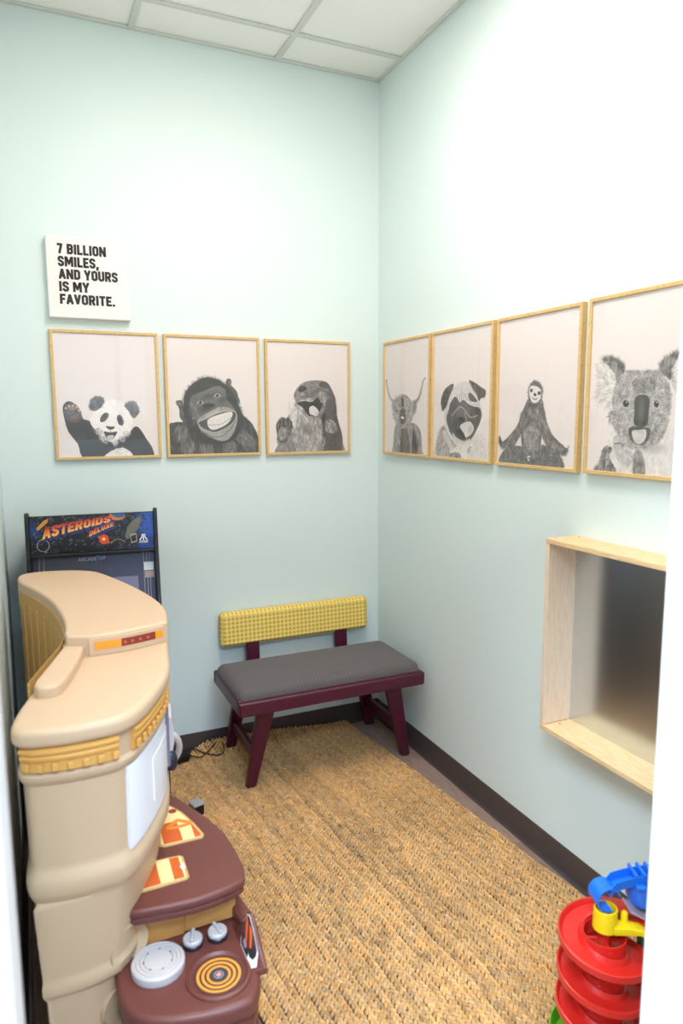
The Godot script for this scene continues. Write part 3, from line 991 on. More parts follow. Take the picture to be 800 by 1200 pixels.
func arcade() -> void:
	var black := grit(mat("cabinet_black", C(22, 22, 24), 0.42), 9.0, 0.1)
	var t := thing("arcade_cabinet", "black upright arcade cabinet with a space-themed marquee against the back wall", "arcade cabinet", Vector3(-1.373, 0, 0.333))
	t.rotation.y = deg_to_rad(-5.9)
	# side panels: outline in depth and height
	var side := PackedVector2Array([Vector2(-0.295, 0.0), Vector2(0.165, 0.0), Vector2(0.165, 0.50), Vector2(0.185, 0.545), Vector2(0.185, 0.652), Vector2(0.150, 0.668), Vector2(0.085, 0.80), Vector2(0.055, 0.90), Vector2(0.020, 1.045), Vector2(0.012, 1.190), Vector2(0.006, 1.205), Vector2(-0.008, 1.207), Vector2(-0.03, 1.198), Vector2(-0.295, 1.10)])
	for s in [-1.0, 1.0]:
		part("side_panel", Shape.new().slab(side, 0.014, 0.002, Transform3D(Basis(Vector3(0, 0, 1), Vector3.UP, Vector3(-1, 0, 0)), Vector3(0.234 if s > 0 else -0.220, 0, 0))), black, t)
	var body := Shape.new()
	body.box(Vector3(0, 0.30, -0.065), Vector3(0.44, 0.60, 0.45), 0.003)
	body.box(Vector3(0, 0.75, -0.16), Vector3(0.44, 0.30, 0.24), 0.003)
	body.slab(PackedVector2Array([Vector2(-0.29, 0.88), Vector2(-0.06, 0.88), Vector2(-0.05, 1.05), Vector2(-0.012, 1.054), Vector2(-0.004, 1.19), Vector2(-0.02, 1.192), Vector2(-0.29, 1.09)]), 0.44, 0.0, Transform3D(Basis(Vector3(0, 0, 1), Vector3.UP, Vector3(-1, 0, 0)), Vector3(0.22, 0, 0)))
	part("body", body, black, t)
	var deck := PackedVector2Array([Vector2(-0.02, 0.60), Vector2(0.165, 0.55), Vector2(0.178, 0.60), Vector2(0.170, 0.632), Vector2(-0.02, 0.69)])
	part("control_deck", Shape.new().slab(deck, 0.438, 0.002, Transform3D(Basis(Vector3(0, 0, 1), Vector3.UP, Vector3(-1, 0, 0)), Vector3(0.219, 0, 0))), black, t)
	# marquee: printed panel
	var wide := 0.44
	var tall := 0.142
	var art := Paint.new(512, 165, C(12, 12, 18), 11)
	art.blob(Vector2(0.02, 0.35), Vector2(0.13, 0.13), 0.0, C(20, 70, 150), 0.9)
	art.blob(Vector2(0.97, 0.3), Vector2(0.17, 0.2), 0.0, C(25, 80, 175), 1.0, 0.4)
	art.blob(Vector2(0.93, 0.9), Vector2(0.12, 0.1), 0.0, C(25, 60, 160), 0.9, 0.2)
	art.blob(Vector2(0.87, 0.25), Vector2(0.012, 0.06), 0.5, C(220, 220, 60), 0.9)
	for i in 330:
		var p := Vector2(art.rng.randf(), art.rng.randf())
		var r := art.rng.randf_range(0.005, 0.014) * (2.2 if art.rng.randf() < 0.10 else 1.0)
		var g := art.rng.randf_range(0.35, 0.95)
		art.blob(p, Vector2(r, r * art.rng.randf_range(0.6, 1.0)), art.rng.randf() * 3.0, Color(g * 0.9, g * 0.95, g), 0.9, 0.6)
		art.blob(p + Vector2(0.0015, 0.006), Vector2(r, r) * 0.8, 0.0, C(28, 30, 36), 0.9, 0.8)
	art.blob(Vector2(0.70, 0.06), Vector2(0.075, 0.045), 0.0, C(205, 120, 60), 1.0, 0.8)
	art.blob(Vector2(0.71, 0.02), Vector2(0.062, 0.032), 0.2, C(40, 90, 150), 1.0, 0.7)
	art.poly(curve([0.76, 0.62, 0.80, 0.30, 0.88, 0.12, 0.90, 0.2, 0.87, 0.45, 0.82, 0.60, 0.78, 0.72], 4), C(108, 104, 92))
	for i in 60:
		var p := Vector2(0.77 + 0.12 * art.rng.randf(), 0.15 + 0.5 * art.rng.randf())
		art.blob(p, Vector2(0.006, 0.004), art.rng.randf() * 3.0, C(200, 190, 160) if i % 2 else C(40, 38, 34), 0.5)
	art.poly(PackedVector2Array([Vector2(0.80, 0.60), Vector2(0.855, 0.55), Vector2(0.86, 0.80), Vector2(0.81, 0.84)]), C(170, 160, 130))
	art.poly(PackedVector2Array([Vector2(0.808, 0.64), Vector2(0.848, 0.60), Vector2(0.852, 0.77), Vector2(0.815, 0.80)]), C(20, 20, 22))
	art.blob(Vector2(0.585, 0.69), Vector2(0.048, 0.052), 0.0, C(214, 74, 24), 1.0, 0.75)
	art.blob(Vector2(0.582, 0.68), Vector2(0.022, 0.02), 0.0, C(250, 214, 120), 1.0, 0.4)
	art.blob(Vector2(0.545, 0.62), Vector2(0.014, 0.014), 0.0, C(220, 90, 30), 1.0, 0.5)
	art.blob(Vector2(0.62, 0.78), Vector2(0.014, 0.014), 0.0, C(220, 90, 30), 1.0, 0.5)
	art.poly(PackedVector2Array([Vector2(0.05, 0.30), Vector2(0.11, 0.10), Vector2(0.15, 0.05), Vector2(0.14, 0.16), Vector2(0.06, 0.37)]), C(214, 140, 50))
	art.poly(PackedVector2Array([Vector2(0.20, 0.30), Vector2(0.25, 0.20), Vector2(0.24, 0.30)]), C(214, 140, 50))
	art.stroke(curve([0.06, 0.66, 0.11, 0.60, 0.145, 0.74, 0.12, 0.92, 0.07, 0.90, 0.05, 0.78], 4), 2.0, C(190, 200, 215), 0.9)
	art.stroke(curve([0.64, 0.78, 0.70, 0.70, 0.76, 0.80], 4, false), 2.0, C(190, 170, 60), 0.9)
	var art_mat := mat("marquee_print", Color.WHITE, 0.28)
	art_mat.albedo_texture = art.texture()
	var lean := Transform3D(Basis.from_euler(Vector3(-0.05, 0, 0)), Vector3(0, 1.122, 0.004))
	var mq := Shape.new()
	var face := Shape.new()
	mq.box(Vector3(0, 0, -0.004), Vector3(wide, tall, 0.008), 0.001)
	var pm := part("marquee", mq, black, t)
	pm.transform = lean
	var hw := wide / 2 - 0.002
	var hh := tall / 2 - 0.002
	face.quad(Vector3(-hw, -hh, 0.0006), Vector3(hw, -hh, 0.0006), Vector3(hw, hh, 0.0006), Vector3(-hw, hh, 0.0006))
	part("marquee_print", face, art_mat, pm)
	var flame := mat("title_orange", Color.WHITE, 0.3)
	var gt := GradientTexture2D.new()
	gt.width = 8
	gt.height = 64
	gt.fill_from = Vector2(0, 0)
	gt.fill_to = Vector2(0, 1)
	var gr := Gradient.new()
	gr.offsets = PackedFloat32Array([0.0, 0.45, 1.0])
	gr.colors = PackedColorArray([C(196, 44, 26), C(244, 124, 40), C(255, 214, 96)])
	gt.gradient = gr
	flame.albedo_texture = gt
	var violet := mat("title_violet", C(52, 54, 116), 0.35)
	for q in [["ASTEROIDS", 0.046, Vector3(-0.178, -0.016, 0.001), 0.062, 0.50, 0.24], ["DELUXE", 0.021, Vector3(-0.016, -0.014, 0.001), 0.042, 0.80, 0.088]]:
		var src := block_text(q[0], q[1], 0.0008, 0.21).mesh()
		var ab := src.get_aabb()
		var mesh := warped(src, Vector2(ab.position.x, ab.position.y), Vector2(ab.size.x, ab.size.y), q[3], q[4])
		var sc := Basis.from_scale(Vector3(q[5] / ab.size.x, 1, 1))
		for k in 4:
			var sh := part("title_shadow", mesh, violet, pm)
			sh.transform = Transform3D(sc, q[2] + Vector3(0.0012 * (k + 1), -0.0030 * (k + 1), -0.0001 * k))
		part("title", mesh, flame, pm).transform = Transform3D(sc, q[2] + Vector3(0, 0, 0.0012))
	var white := mat("logo_white", C(238, 238, 240), 0.4)
	# three-stroke emblem over its name
	var em := Shape.new()
	var lx := Transform3D(Basis.IDENTITY, Vector3(0.180, -0.037, 0.001))
	em.slab(PackedVector2Array([Vector2(-0.0022, 0), Vector2(0.0022, 0), Vector2(0.0022, 0.024), Vector2(-0.0022, 0.024)]), 0.0008, 0.0, lx)
	for s in [-1.0, 1.0]:
		em.slab(PackedVector2Array([Vector2(0.0035 * s, 0.024), Vector2(0.0062 * s, 0.024), Vector2(0.0075 * s, 0.013), Vector2(0.0155 * s, 0.002), Vector2(0.0155 * s, 0.0), Vector2(0.0125 * s, 0.0), Vector2(0.0055 * s, 0.008), Vector2(0.0042 * s, 0.013)]), 0.0008, 0.0, lx)
	part("emblem", em, white, pm)
	lettering("emblem_name", "ATARI", 0.0085, white, pm, Transform3D(Basis.IDENTITY, Vector3(0.164, -0.050, 0.001)), 0.95)
	part("trim_strip", bx(Vector3(0, 1.046, 0.012), Vector3(0.44, 0.010, 0.016), 0.002), black, t)
	# slanted bezel with screen
	var bez := Transform3D(Basis.from_euler(Vector3(-0.235, 0, 0)), Vector3(0, 0.868, 0.004))
	var dark := mat("bezel_print", C(62, 60, 78), 0.22)
	var bz := part("bezel", bx(Vector3.ZERO, Vector3(0.44, 0.36, 0.012), 0.001), dark, t)
	bz.transform = bez
	var glass := mat("screen_glass", C(122, 116, 140), 0.16)
	part("screen", bx(Vector3(-0.012, -0.045, 0.0066), Vector3(0.335, 0.245, 0.002), 0.001), glass, bz)
	var line := mat("bezel_line", C(170, 170, 176), 0.4)
	for x in [-0.196, -0.180, 0.178, 0.190, 0.200]:
		part("pinstripe", bx(Vector3(x, 0.0, 0.0066), Vector3(0.0018, 0.352, 0.0012), 0.0), line, bz)
	part("warning_label", bx(Vector3(0.196, 0.112, 0.0078), Vector3(0.036, 0.032, 0.0012), 0.0), white, bz, "white rectangular label")
	part("warning_label", bx(Vector3(0.198, 0.080, 0.0078), Vector3(0.034, 0.026, 0.0012), 0.0), mat("label_tan", C(176, 156, 148), 0.5), bz, "tan rectangular label")
	var silver := mat("logo_silver", C(176, 178, 190), 0.35)
	lettering("maker_name", "ARCADE", 0.0125, silver, bz, Transform3D(Basis.IDENTITY, Vector3(-0.060, 0.142, 0.0066)), 1.0)
	lettering("maker_name", "1", 0.018, mat("logo_blue", C(60, 110, 200), 0.35), bz, Transform3D(Basis.IDENTITY, Vector3(0.004, 0.141, 0.0066)), 1.2)
	lettering("maker_name", "UP", 0.0125, silver, bz, Transform3D(Basis.IDENTITY, Vector3(0.018, 0.144, 0.0066)), 1.0)

# ------------------------------------------------------------------ the toy kitchen
# the outline seen from above as x, z pairs: outer side from the near left corner round to the far end, then the hollow inner side
const PLAN := [-1.634, 1.762, -1.570, 1.786, -1.496, 1.788, -1.443, 1.775, -1.398, 1.724, -1.343, 1.616, -1.319, 1.540, -1.304, 1.450, -1.290, 1.364, -1.275, 1.272, -1.277, 1.149, -1.309, 0.972, -1.362, 0.786, -1.415, 0.670, -1.533, 0.615, -1.623, 0.634, -1.628, 0.740, -1.588, 0.863, -1.546, 1.022, -1.525, 1.207, -1.528, 1.360, -1.570, 1.470, -1.605, 1.580, -1.634, 1.690]

func outward(path: PackedVector2Array, i: int, closed := false) -> Vector2:
	var n := path.size()
	var a := path[(i - 1 + n) % n] if closed else path[maxi(i - 1, 0)]
	var b := path[(i + 1) % n] if closed else path[mini(i + 1, n - 1)]
	var d := (b - a).normalized()
	return Vector2(-d.y, d.x)

# a section of (outwards, height) pairs drawn along a path on the floor plan
func along(path: PackedVector2Array, section: Array) -> Shape:
	var rings := []
	for i in path.size():
		var r := PackedVector3Array()
		var n := outward(path, i) * -1.0
		for q in section:
			r.append(Vector3(path[i].x + n.x * q[0], q[1], path[i].y + n.y * q[0]))
		rings.append(r)
	return Shape.new().loft(rings)

func flat_on(outline: PackedVector2Array, y0: float, y1: float, bev: float, steps := 3) -> Shape:
	# an outline on the floor plan (x, z) given height
	return Shape.new().slab(outline, y1 - y0, bev, Transform3D(Basis(Vector3(1, 0, 0), Vector3(0, 0, 1), Vector3(0, 1, 0)), Vector3(0, y0, 0)), steps)

# counter outlines were measured on a plane 15 mm lower
func nearer(q: Vector2) -> Vector2:
	return Vector2(-1.582, 3.07) + (q - Vector2(-1.582, 3.07)) * 0.985

func ring_disc(r0: float, r1: float, y0: float, y1: float, at: Vector3, n := 40) -> Shape:
	return Shape.new().lathe([[r0, y0], [r1, y0], [r1, y1], [r0, y1], [r0, y0]], n, Transform3D(Basis.IDENTITY, at), false, false)

func toy_kitchen() -> void:
	var t := thing("toy_kitchen", "large cream plastic toy kitchen with brown stove and snack counter along the left wall", "toy kitchen", Vector3(-1.45, 0, 1.25))
	var back := Transform3D(Basis.IDENTITY, -t.position)
	var cream := grit(mat("cream_plastic", C(200, 169, 136), 0.48), 7.0, 0.10)
	var brown := grit(mat("brown_plastic", C(104, 54, 46), 0.42), 9.0, 0.22)
	var gold := mat("gold_trim", C(216, 160, 80), 0.42)
	var put := func(called: String, s: Shape, m: Material, parent: Node3D, label := "") -> MeshInstance3D:
		var moved := Shape.new().add(s, back) if parent == t else s
		return part(called, moved, m, parent, label)
	var plan := curve(PLAN, 4)
	var n := plan.size()
	# body with moulded rings; the inner side and the far end move less than the outer side
	var rings := []
	for q in [[0.0, 0.082], [0.30, 0.076], [0.436, 0.066], [0.447, 0.052], [0.455, 0.045], [0.472, 0.044], [0.480, 0.050], [0.49, 0.050], [0.640, 0.030], [0.650, 0.023], [0.660, 0.017], [0.672, 0.012], [0.690, 0.011], [0.702, 0.014], [0.712, 0.021], [0.724, 0.025], [0.884, 0.022], [0.892, 0.015], [0.900, 0.010], [0.908, 0.010], [0.914, 0.018], [0.965, 0.016]]:
		var r := PackedVector3Array()
		for i in n:
			var share := 1.0 if i < 44 else lerpf(1.0, 0.12, clampf((i - 44) / 12.0, 0.0, 1.0))
			if i > n - 6:
				share = lerpf(1.0, 0.12, clampf((n - i) / 6.0, 0.0, 1.0))
			var o := outward(plan, i, true)
			if i < 12 and q[1] > 0.026:
				share = lerpf(0.45, 1.0, i / 12.0)
			# ribs on the hollow side
			var rib := 0.0
			if i > 62 and i < 82:
				rib = 0.004 * (1.0 if i % 3 == 0 else 0.0)
			r.append(Vector3(plan[i].x - o.x * (q[1] * share + rib), q[0], plan[i].y - o.y * (q[1] * share + rib)))
		rings.append(r)
	var body: MeshInstance3D = put.call("body", Shape.new().loft(rings), cream, t)
	# the lower, near top and the higher, far top
	var near := PackedVector2Array()
	var far := PackedVector2Array()
	for i in n:
		if plan[i].y > 1.345:
			near.append(plan[i])
		if plan[i].y < 1.372:
			far.append(plan[i])
	# near: starts at index 0 and leaves at the outer side, so it is already in order; far: outer to inner
	put.call("lower_top", flat_on(near, 0.964, 1.0, 0.013, 4), cream, t)
	var tongue := PackedVector2Array()
	for q in far:
		tongue.append(q)
	var front := curve([-1.524, 1.384, -1.466, 1.405, -1.388, 1.398, -1.305, 1.372], 4, false)
	for q in front:
		tongue.append(q)
	put.call("upper_top", flat_on(tongue, 0.955, 1.05, 0.008, 4), cream, t)
	put.call("raised_rim", flat_on(curve([-1.488, 1.36, -1.498, 1.447, -1.532, 1.577, -1.558, 1.628, -1.598, 1.610, -1.5705, 1.504, -1.535, 1.385, -1.53, 1.35], 3), 0.985, 1.025, 0.008, 3), cream, t)
	var inside := curve([-1.626, 0.742, -1.588, 0.863, -1.546, 1.022, -1.525, 1.207, -1.530, 1.330, -1.572, 1.470, -1.606, 1.580], 5, false)
	var lining: MeshInstance3D = put.call("inner_lining", along(inside, [[0.0, 0.35], [-0.004, 0.35], [-0.004, 1.018], [-0.001, 1.022], [0.0, 1.022]]), mat("ochre_plastic", C(196, 152, 84), 0.5), t, "ochre ribbed lining of the hollow side")
	for i in range(2, inside.size() - 8, 2):
		var q := inside[i] + outward(inside, i) * 0.004
		part("rib", bx(back * Vector3(q.x, 0.68, q.y), Vector3(0.008, 0.62, 0.008), 0.003), M["ochre_plastic"], lining)
	# label strip under the edge of the higher top
	put.call("strip_frame", along(curve([-1.478, 1.4055, -1.388, 1.399, -1.302, 1.371], 6, false), [[0.0, 1.000], [-0.003, 1.001], [-0.003, 1.041], [0.0, 1.042]]), cream, t)
	var strip := curve([-1.466, 1.4085, -1.388, 1.402, -1.304, 1.3755], 10, false)
	var orange := mat("sticker_orange", C(240, 150, 36), 0.4)
	var rust := mat("sticker_rust", C(134, 48, 30), 0.4)
	for q in [[0, 3, "sticker_orange"], [3, 8, "sticker_orange"], [8, 17, "sticker_rust"], [17, 20, "sticker_orange"]]:
		put.call("strip_label", along(strip.slice(q[0], q[1] + 1), [[0.0, 1.0145], [-0.0012, 1.0145], [-0.0012, 1.033], [0.0, 1.033]]), M[q[2]], t)
	for k in 4:
		var q := strip[9 + 2 * k]
		put.call("strip_mark", bx(Vector3(q.x, 1.0235, q.y + 0.0016), Vector3(0.006, 0.006, 0.001), 0.0, Basis.from_euler(Vector3(0, 0.18, 0.6))), mat("mark_red", C(196, 96, 76), 0.5), t)
	# gold cornice: two ridges over a row of small blocks, in two lengths
	for span in [[2, 12], [14, 30]]:
		var seg := PackedVector2Array([Vector2(-1.627, 1.753)] if span[0] == 2 else [])
		for i in range(span[0], span[1]):
			if plan[i].y > 1.45:
				seg.append(plan[i] - outward(plan, i, true) * 0.0095)
		var cornice: MeshInstance3D = put.call("cornice", along(seg, [[0.014, 0.916], [0.001, 0.916], [0.001, 0.936], [-0.003, 0.939], [-0.004, 0.944], [0.000, 0.948], [-0.005, 0.952], [-0.006, 0.957], [-0.001, 0.962], [0.014, 0.965]]), gold, t, "gold moulding with small blocks")
		var left := 0.012
		for i in seg.size() - 1:
			var step: float = seg[i].distance_to(seg[i + 1])
			while left < step:
				var q: Vector2 = seg[i].lerp(seg[i + 1], left / step)
				var nn := outward(seg, i) * -1.0
				var b := Basis(Vector3.UP, -atan2(nn.y, nn.x) + PI / 2)
				part("cornice_block", bx(back * Vector3(q.x - nn.x * 0.003, 0.926, q.y - nn.y * 0.003), Vector3(0.012, 0.015, 0.006), 0.0015, b), gold, cornice)
				left += 0.026
			left -= step
	# white microwave door and its control panel
	var side := PackedVector2Array()
	for i in range(11, 48):
		side.append(plan[i] - outward(plan, i, true) * 0.0235)
	var white := mat("white_plastic", C(236, 236, 240), 0.35)
	var cut := func(z1: float, z0: float) -> PackedVector2Array:
		var r := PackedVector2Array()
		for q in side:
			if q.y <= z1 and q.y >= z0:
				r.append(q)
		return r
	var door: MeshInstance3D = put.call("microwave_door", along(cut.call(1.752, 1.478), [[0.002, 0.714], [-0.006, 0.714], [-0.008, 0.719], [-0.008, 0.880], [-0.006, 0.885], [0.002, 0.885]]), white, t, "white curved door")
	part("door_panel", Shape.new().add(along(cut.call(1.68, 1.505), [[-0.007, 0.752], [-0.0100, 0.756], [-0.0100, 0.848], [-0.007, 0.852]]), back), white, door)
	var grey := mat("grey_plastic", C(124, 120, 138), 0.4)
	var pale := mat("pale_grey_plastic", C(196, 188, 186), 0.35)
	var ink := mat("black_plastic", C(34, 32, 44), 0.3)
	var panel: MeshInstance3D = put.call("control_panel", along(cut.call(1.478, 1.20), [[0.002, 0.722], [-0.014, 0.722], [-0.017, 0.727], [-0.017, 0.873], [-0.014, 0.878], [0.002, 0.878]]), grey, t, "grey panel")
	part("handset", Shape.new().add(along(cut.call(1.462, 1.35), [[-0.012, 0.748], [-0.024, 0.752], [-0.028, 0.77], [-0.028, 0.81], [-0.024, 0.834], [-0.012, 0.838]]), back), pale, panel)
	part("knob", Shape.new().add(Shape.new().lathe([[0.0, -0.026], [0.010, -0.022], [0.015, -0.010], [0.0155, 0.004], [0.013, 0.016], [0.007, 0.024], [0.0, 0.026]], 16, Transform3D(Basis.IDENTITY, Vector3(-1.306, 0.720, 1.437))), back), ink, panel, "black oval knob")
	var hoop := PackedVector3Array()
	for i in 17:
		var a := -PI / 2 + PI * i / 16.0
		hoop.append(Vector3(-1.302 + 0.034 * cos(a), 0.702 + 0.050 * sin(a), 1.34 + 0.02 * sin(a)))
	part("handle", Shape.new().add(Shape.new().tube(hoop, 0.0085, 8), back), pale, panel, "pale grey looped handle")
	# scoop-like lobes on the near outer corner
	for q in [[Vector3(-1.472, 0.487, 1.692), 0.046], [Vector3(-1.496, 0.362, 1.690), 0.044]]:
		var r: float = q[1]
		put.call("side_scoop", Shape.new().lathe([[0.0, 0.0], [r * 0.6, 0.004], [r * 0.86, 0.016], [r, 0.036], [r * 0.97, 0.041], [r * 0.90, 0.036], [r * 0.74, 0.018], [r * 0.5, 0.009], [0.0, 0.006]], 28, Transform3D(Basis(Vector3.UP, 0.55) * Basis(Vector3.RIGHT, PI / 2), q[0]), false, false), cream, t)
	# brown snack counter
	var counter := curve([-1.300, 1.250, -1.277, 1.300, -1.261, 1.335, -1.226, 1.426, -1.199, 1.520, -1.193, 1.630, -1.197, 1.680, -1.216, 1.712, -1.315, 1.728, -1.440, 1.712], 3, false)
	for q in [Vector2(-1.462, 1.690), Vector2(-1.462, 1.640), Vector2(-1.400, 1.520), Vector2(-1.360, 1.330), Vector2(-1.355, 1.250)]:
		counter.append(q)
	for i in counter.size():
		counter[i] = nearer(counter[i])
	var top: MeshInstance3D = put.call("snack_counter", flat_on(counter, 0.544, 0.565, 0.008, 4), brown, t, "brown snack counter with two inlaid picture mats")
	part("counter_lip", Shape.new().add(flat_on(Shape.shrink(counter, 0.004), 0.528, 0.546, 0.006, 3), back), brown, top)
	put.call("counter_base", flat_on(Shape.shrink(counter, 0.098), 0.0, 0.53, 0.004, 1), brown, t)
	var tan := mat("tan_panel", C(206, 146, 80), 0.5)
	var bs: MeshInstance3D = put.call("backsplash", bx(Vector3(-1.392, 0.490, 1.684), Vector3(0.116, 0.082, 0.014), 0.003), tan, t, "tan backsplash panel")
	part("backsplash_panel", bx(back * Vector3(-1.279, 0.493, 1.686), Vector3(0.114, 0.076, 0.014), 0.003), tan, bs)
	put.call("cheek", flat_on(curve([-1.232, 1.640, -1.212, 1.640, -1.199, 1.70, -1.196, 1.76, -1.222, 1.76, -1.230, 1.70], 3), 0.0, 0.485, 0.008, 2), brown, t)
	# picture mats let into the counter
	var cloth_y := 0.5685
	var matc := mat("mat_tan", C(196, 160, 104), 0.45)
	var cream_print := mat("mat_cream", C(240, 216, 150), 0.4)
	var stripe := mat("mat_orange", C(204, 92, 34), 0.45)
	var rect := PackedVector2Array([Vector2(-1.400, 1.560), Vector2(-1.318, 1.566), Vector2(-1.311, 1.574), Vector2(-1.313, 1.650), Vector2(-1.320, 1.657), Vector2(-1.428, 1.660), Vector2(-1.434, 1.652), Vector2(-1.408, 1.566)])
	var tri := PackedVector2Array([Vector2(-1.312, 1.340), Vector2(-1.298, 1.348), Vector2(-1.277, 1.389), Vector2(-1.259, 1.450), Vector2(-1.247, 1.508), Vector2(-1.254, 1.521), Vector2(-1.345, 1.520), Vector2(-1.356, 1.510), Vector2(-1.345, 1.43)])
	for k in 2:
		var o := PackedVector2Array()
		for e in [rect, tri][k]:
			o.append(nearer(e))
		var m2: MeshInstance3D = put.call("picture_mat", flat_on(o, 0.561, 0.5678, 0.002, 2), matc, t, ["square mat printed with orange stripes", "wedge-shaped mat printed with a pretzel and orange stripes"][k])
		var inner := Shape.shrink(o, 0.006)
		part("print", Shape.new().add(flat_on(inner, 0.5674, cloth_y, 0.0), back), cream_print, m2)
		for st in ([[-1.414, -1.372], [-1.338, -1.322]] if k == 0 else [[-1.340, -1.300], [-1.268, -1.245]]):
			var band := PackedVector2Array([Vector2(st[0], 1.3), Vector2(st[1], 1.3), Vector2(st[1] - 0.006, 1.7), Vector2(st[0] - 0.012, 1.7)])
			for piece in Geometry2D.intersect_polygons(Shape.shrink(inner, 0.001), band):
				if k == 1:
					# on the wedge the stripes run only near the wide edge
					for p2 in Geometry2D.intersect_polygons(piece, PackedVector2Array([Vector2(-1.5, 1.452), Vector2(-1.2, 1.452), Vector2(-1.2, 1.7), Vector2(-1.5, 1.7)])):
						part("stripe", Shape.new().add(flat_on(p2, cloth_y - 0.0002, cloth_y + 0.0003, 0.0), back), stripe, m2)
				else:
					part("stripe", Shape.new().add(flat_on(piece, cloth_y - 0.0002, cloth_y + 0.0003, 0.0), back), stripe, m2)
		if k == 1:
			var loop := PackedVector3Array()
			for i in 41:
				var a := TAU * i / 40.0
				loop.append(back * Vector3(-1.300 + 0.024 * sin(a) + 0.006 * sin(2 * a), cloth_y + 0.0004, 1.470 + 0.020 * cos(a) * (1.0 - 0.55 * absf(cos(a * 0.5)))))
			part("pretzel", Shape.new().tube(loop, 0.006, 6, 0.1), mat("pretzel", C(226, 132, 44), 0.5), m2)
			part("olive", Shape.new().lathe([[0.0, 0.0], [0.010, 0.0], [0.010, 0.0006], [0.0, 0.0006]], 18, Transform3D(Basis.IDENTITY, back * Vector3(-1.303, cloth_y, 1.405))), mat("olive_red", C(150, 58, 34), 0.45), m2)
		else:
			part("torn_corner", Shape.new().add(flat_on(PackedVector2Array([Vector2(-1.330, 1.632), Vector2(-1.320, 1.622), Vector2(-1.319, 1.640), Vector2(-1.327, 1.645)]), cloth_y, cloth_y + 0.0006, 0.0), back), white, m2)
	# stove
	var stove := curve([-1.47, 1.668, -1.35, 1.665, -1.222, 1.660, -1.209, 1.70, -1.207, 1.780, -1.219, 1.860, -1.240, 1.903, -1.262, 1.918, -1.320, 1.916, -1.400, 1.899, -1.455, 1.868, -1.482, 1.82, -1.485, 1.74], 3)
	var hob: MeshInstance3D = put.call("stove", flat_on(stove, 0.412, 0.450, 0.012, 4), brown, t, "brown stove top with a burner, a lid and two knobs")
	put.call("stove_front", flat_on(Shape.shrink(stove, 0.012), 0.0, 0.414, 0.003, 1), brown, t)
	part("front_rail", Shape.new().add(flat_on(Shape.shrink(stove, 0.006), 0.372, 0.400, 0.008, 2), back), brown, hob)
	var crest := [[1.700, 0.0], [1.712, 0.012], [1.735, 0.036], [1.752, 0.056], [1.770, 0.064], [1.800, 0.047], [1.830, 0.021], [1.856, 0.003]]
	var gr := []
	for q in crest:
		gr.append(PackedVector3Array([Vector3(-1.236, 0.440, q[0]), Vector3(-1.236, 0.450, q[0]), Vector3(-1.212, 0.450 + q[1], q[0]), Vector3(-1.207, 0.450 + q[1], q[0]), Vector3(-1.203, 0.448 + q[1] * 0.9, q[0]), Vector3(-1.203, 0.440, q[0])]))
	part("side_guard", Shape.new().add(Shape.new().loft(gr), back), brown, hob)
	var face := func(z: float, k: float, lift: float) -> Vector3:
		# a point on the inclined inner face: z along it, k from its foot to its crest
		var hgt := 0.0
		for i in crest.size() - 1:
			if z >= crest[i][0] and z <= crest[i + 1][0]:
				hgt = lerpf(crest[i][1], crest[i + 1][1], (z - crest[i][0]) / (crest[i + 1][0] - crest[i][0]))
		var nn := Vector3(-hgt, 0.024, 0).normalized()
		return back * (Vector3(-1.236 + 0.024 * k, 0.450 + hgt * k, z) + nn * lift)
	var sheet := func(o: Array, lift: float) -> Shape:
		var lo := PackedVector3Array()
		var up := PackedVector3Array()
		for e in o:
			lo.append(face.call(e[0], e[1], 0.0))
			up.append(face.call(e[0], e[1], lift))
		return Shape.new().loft([lo, up])
	var sticker: MeshInstance3D = part("utensil_sticker", sheet.call([[1.772, 0.06], [1.748, 0.62], [1.757, 0.95], [1.771, 0.97], [1.80, 0.95], [1.83, 0.90], [1.848, 0.5], [1.843, 0.08], [1.81, 0.05]], 0.0010), white, hob, "sticker of carrots on black")
	part("sticker_ground", sheet.call([[1.774, 0.10], [1.7515, 0.62], [1.759, 0.90], [1.772, 0.93], [1.80, 0.90], [1.828, 0.82], [1.840, 0.5], [1.836, 0.16], [1.81, 0.10]], 0.0014), mat("sticker_black", C(48, 42, 46), 0.4), sticker)
	var carrot := mat("carrot_orange", C(232, 98, 44), 0.45)
	part("carrot", sheet.call([[1.756, 0.84], [1.766, 0.86], [1.790, 0.40], [1.786, 0.38]], 0.0018), carrot, sticker)
	part("carrot", sheet.call([[1.784, 0.84], [1.796, 0.84], [1.812, 0.50], [1.808, 0.46]], 0.0018), carrot, sticker)
	part("radish", sheet.call([[1.782, 0.22], [1.780, 0.34], [1.790, 0.38], [1.800, 0.30], [1.796, 0.2]], 0.0018), mat("radish_pink", C(190, 130, 136), 0.45), sticker)
	# burner with printed rings
	var bc := back * Vector3(-1.297, 0.45, 1.832)
	var burner := part("burner", Shape.new().lathe([[0.066, -0.002], [0.064, 0.004], [0.058, 0.006], [0.054, 0.002], [0.052, 0.0006], [0.0, 0.0006]], 44, Transform3D(Basis.IDENTITY, bc), false, false), brown, hob)
	part("burner_plate", Shape.new().lathe([[0.0, 0.0006], [0.050, 0.0006], [0.050, 0.0014], [0.0, 0.0014]], 44, Transform3D(Basis.IDENTITY, bc)), mat("plate_brown", C(86, 50, 46), 0.35), burner)
	for r in [[0.0385, 0.044], [0.0285, 0.034], [0.0190, 0.0240]]:
		part("burner_ring", ring_disc(r[0], r[1], 0.0012, 0.0020, bc), mat("ring_gold", C(226, 152, 62), 0.4), burner)
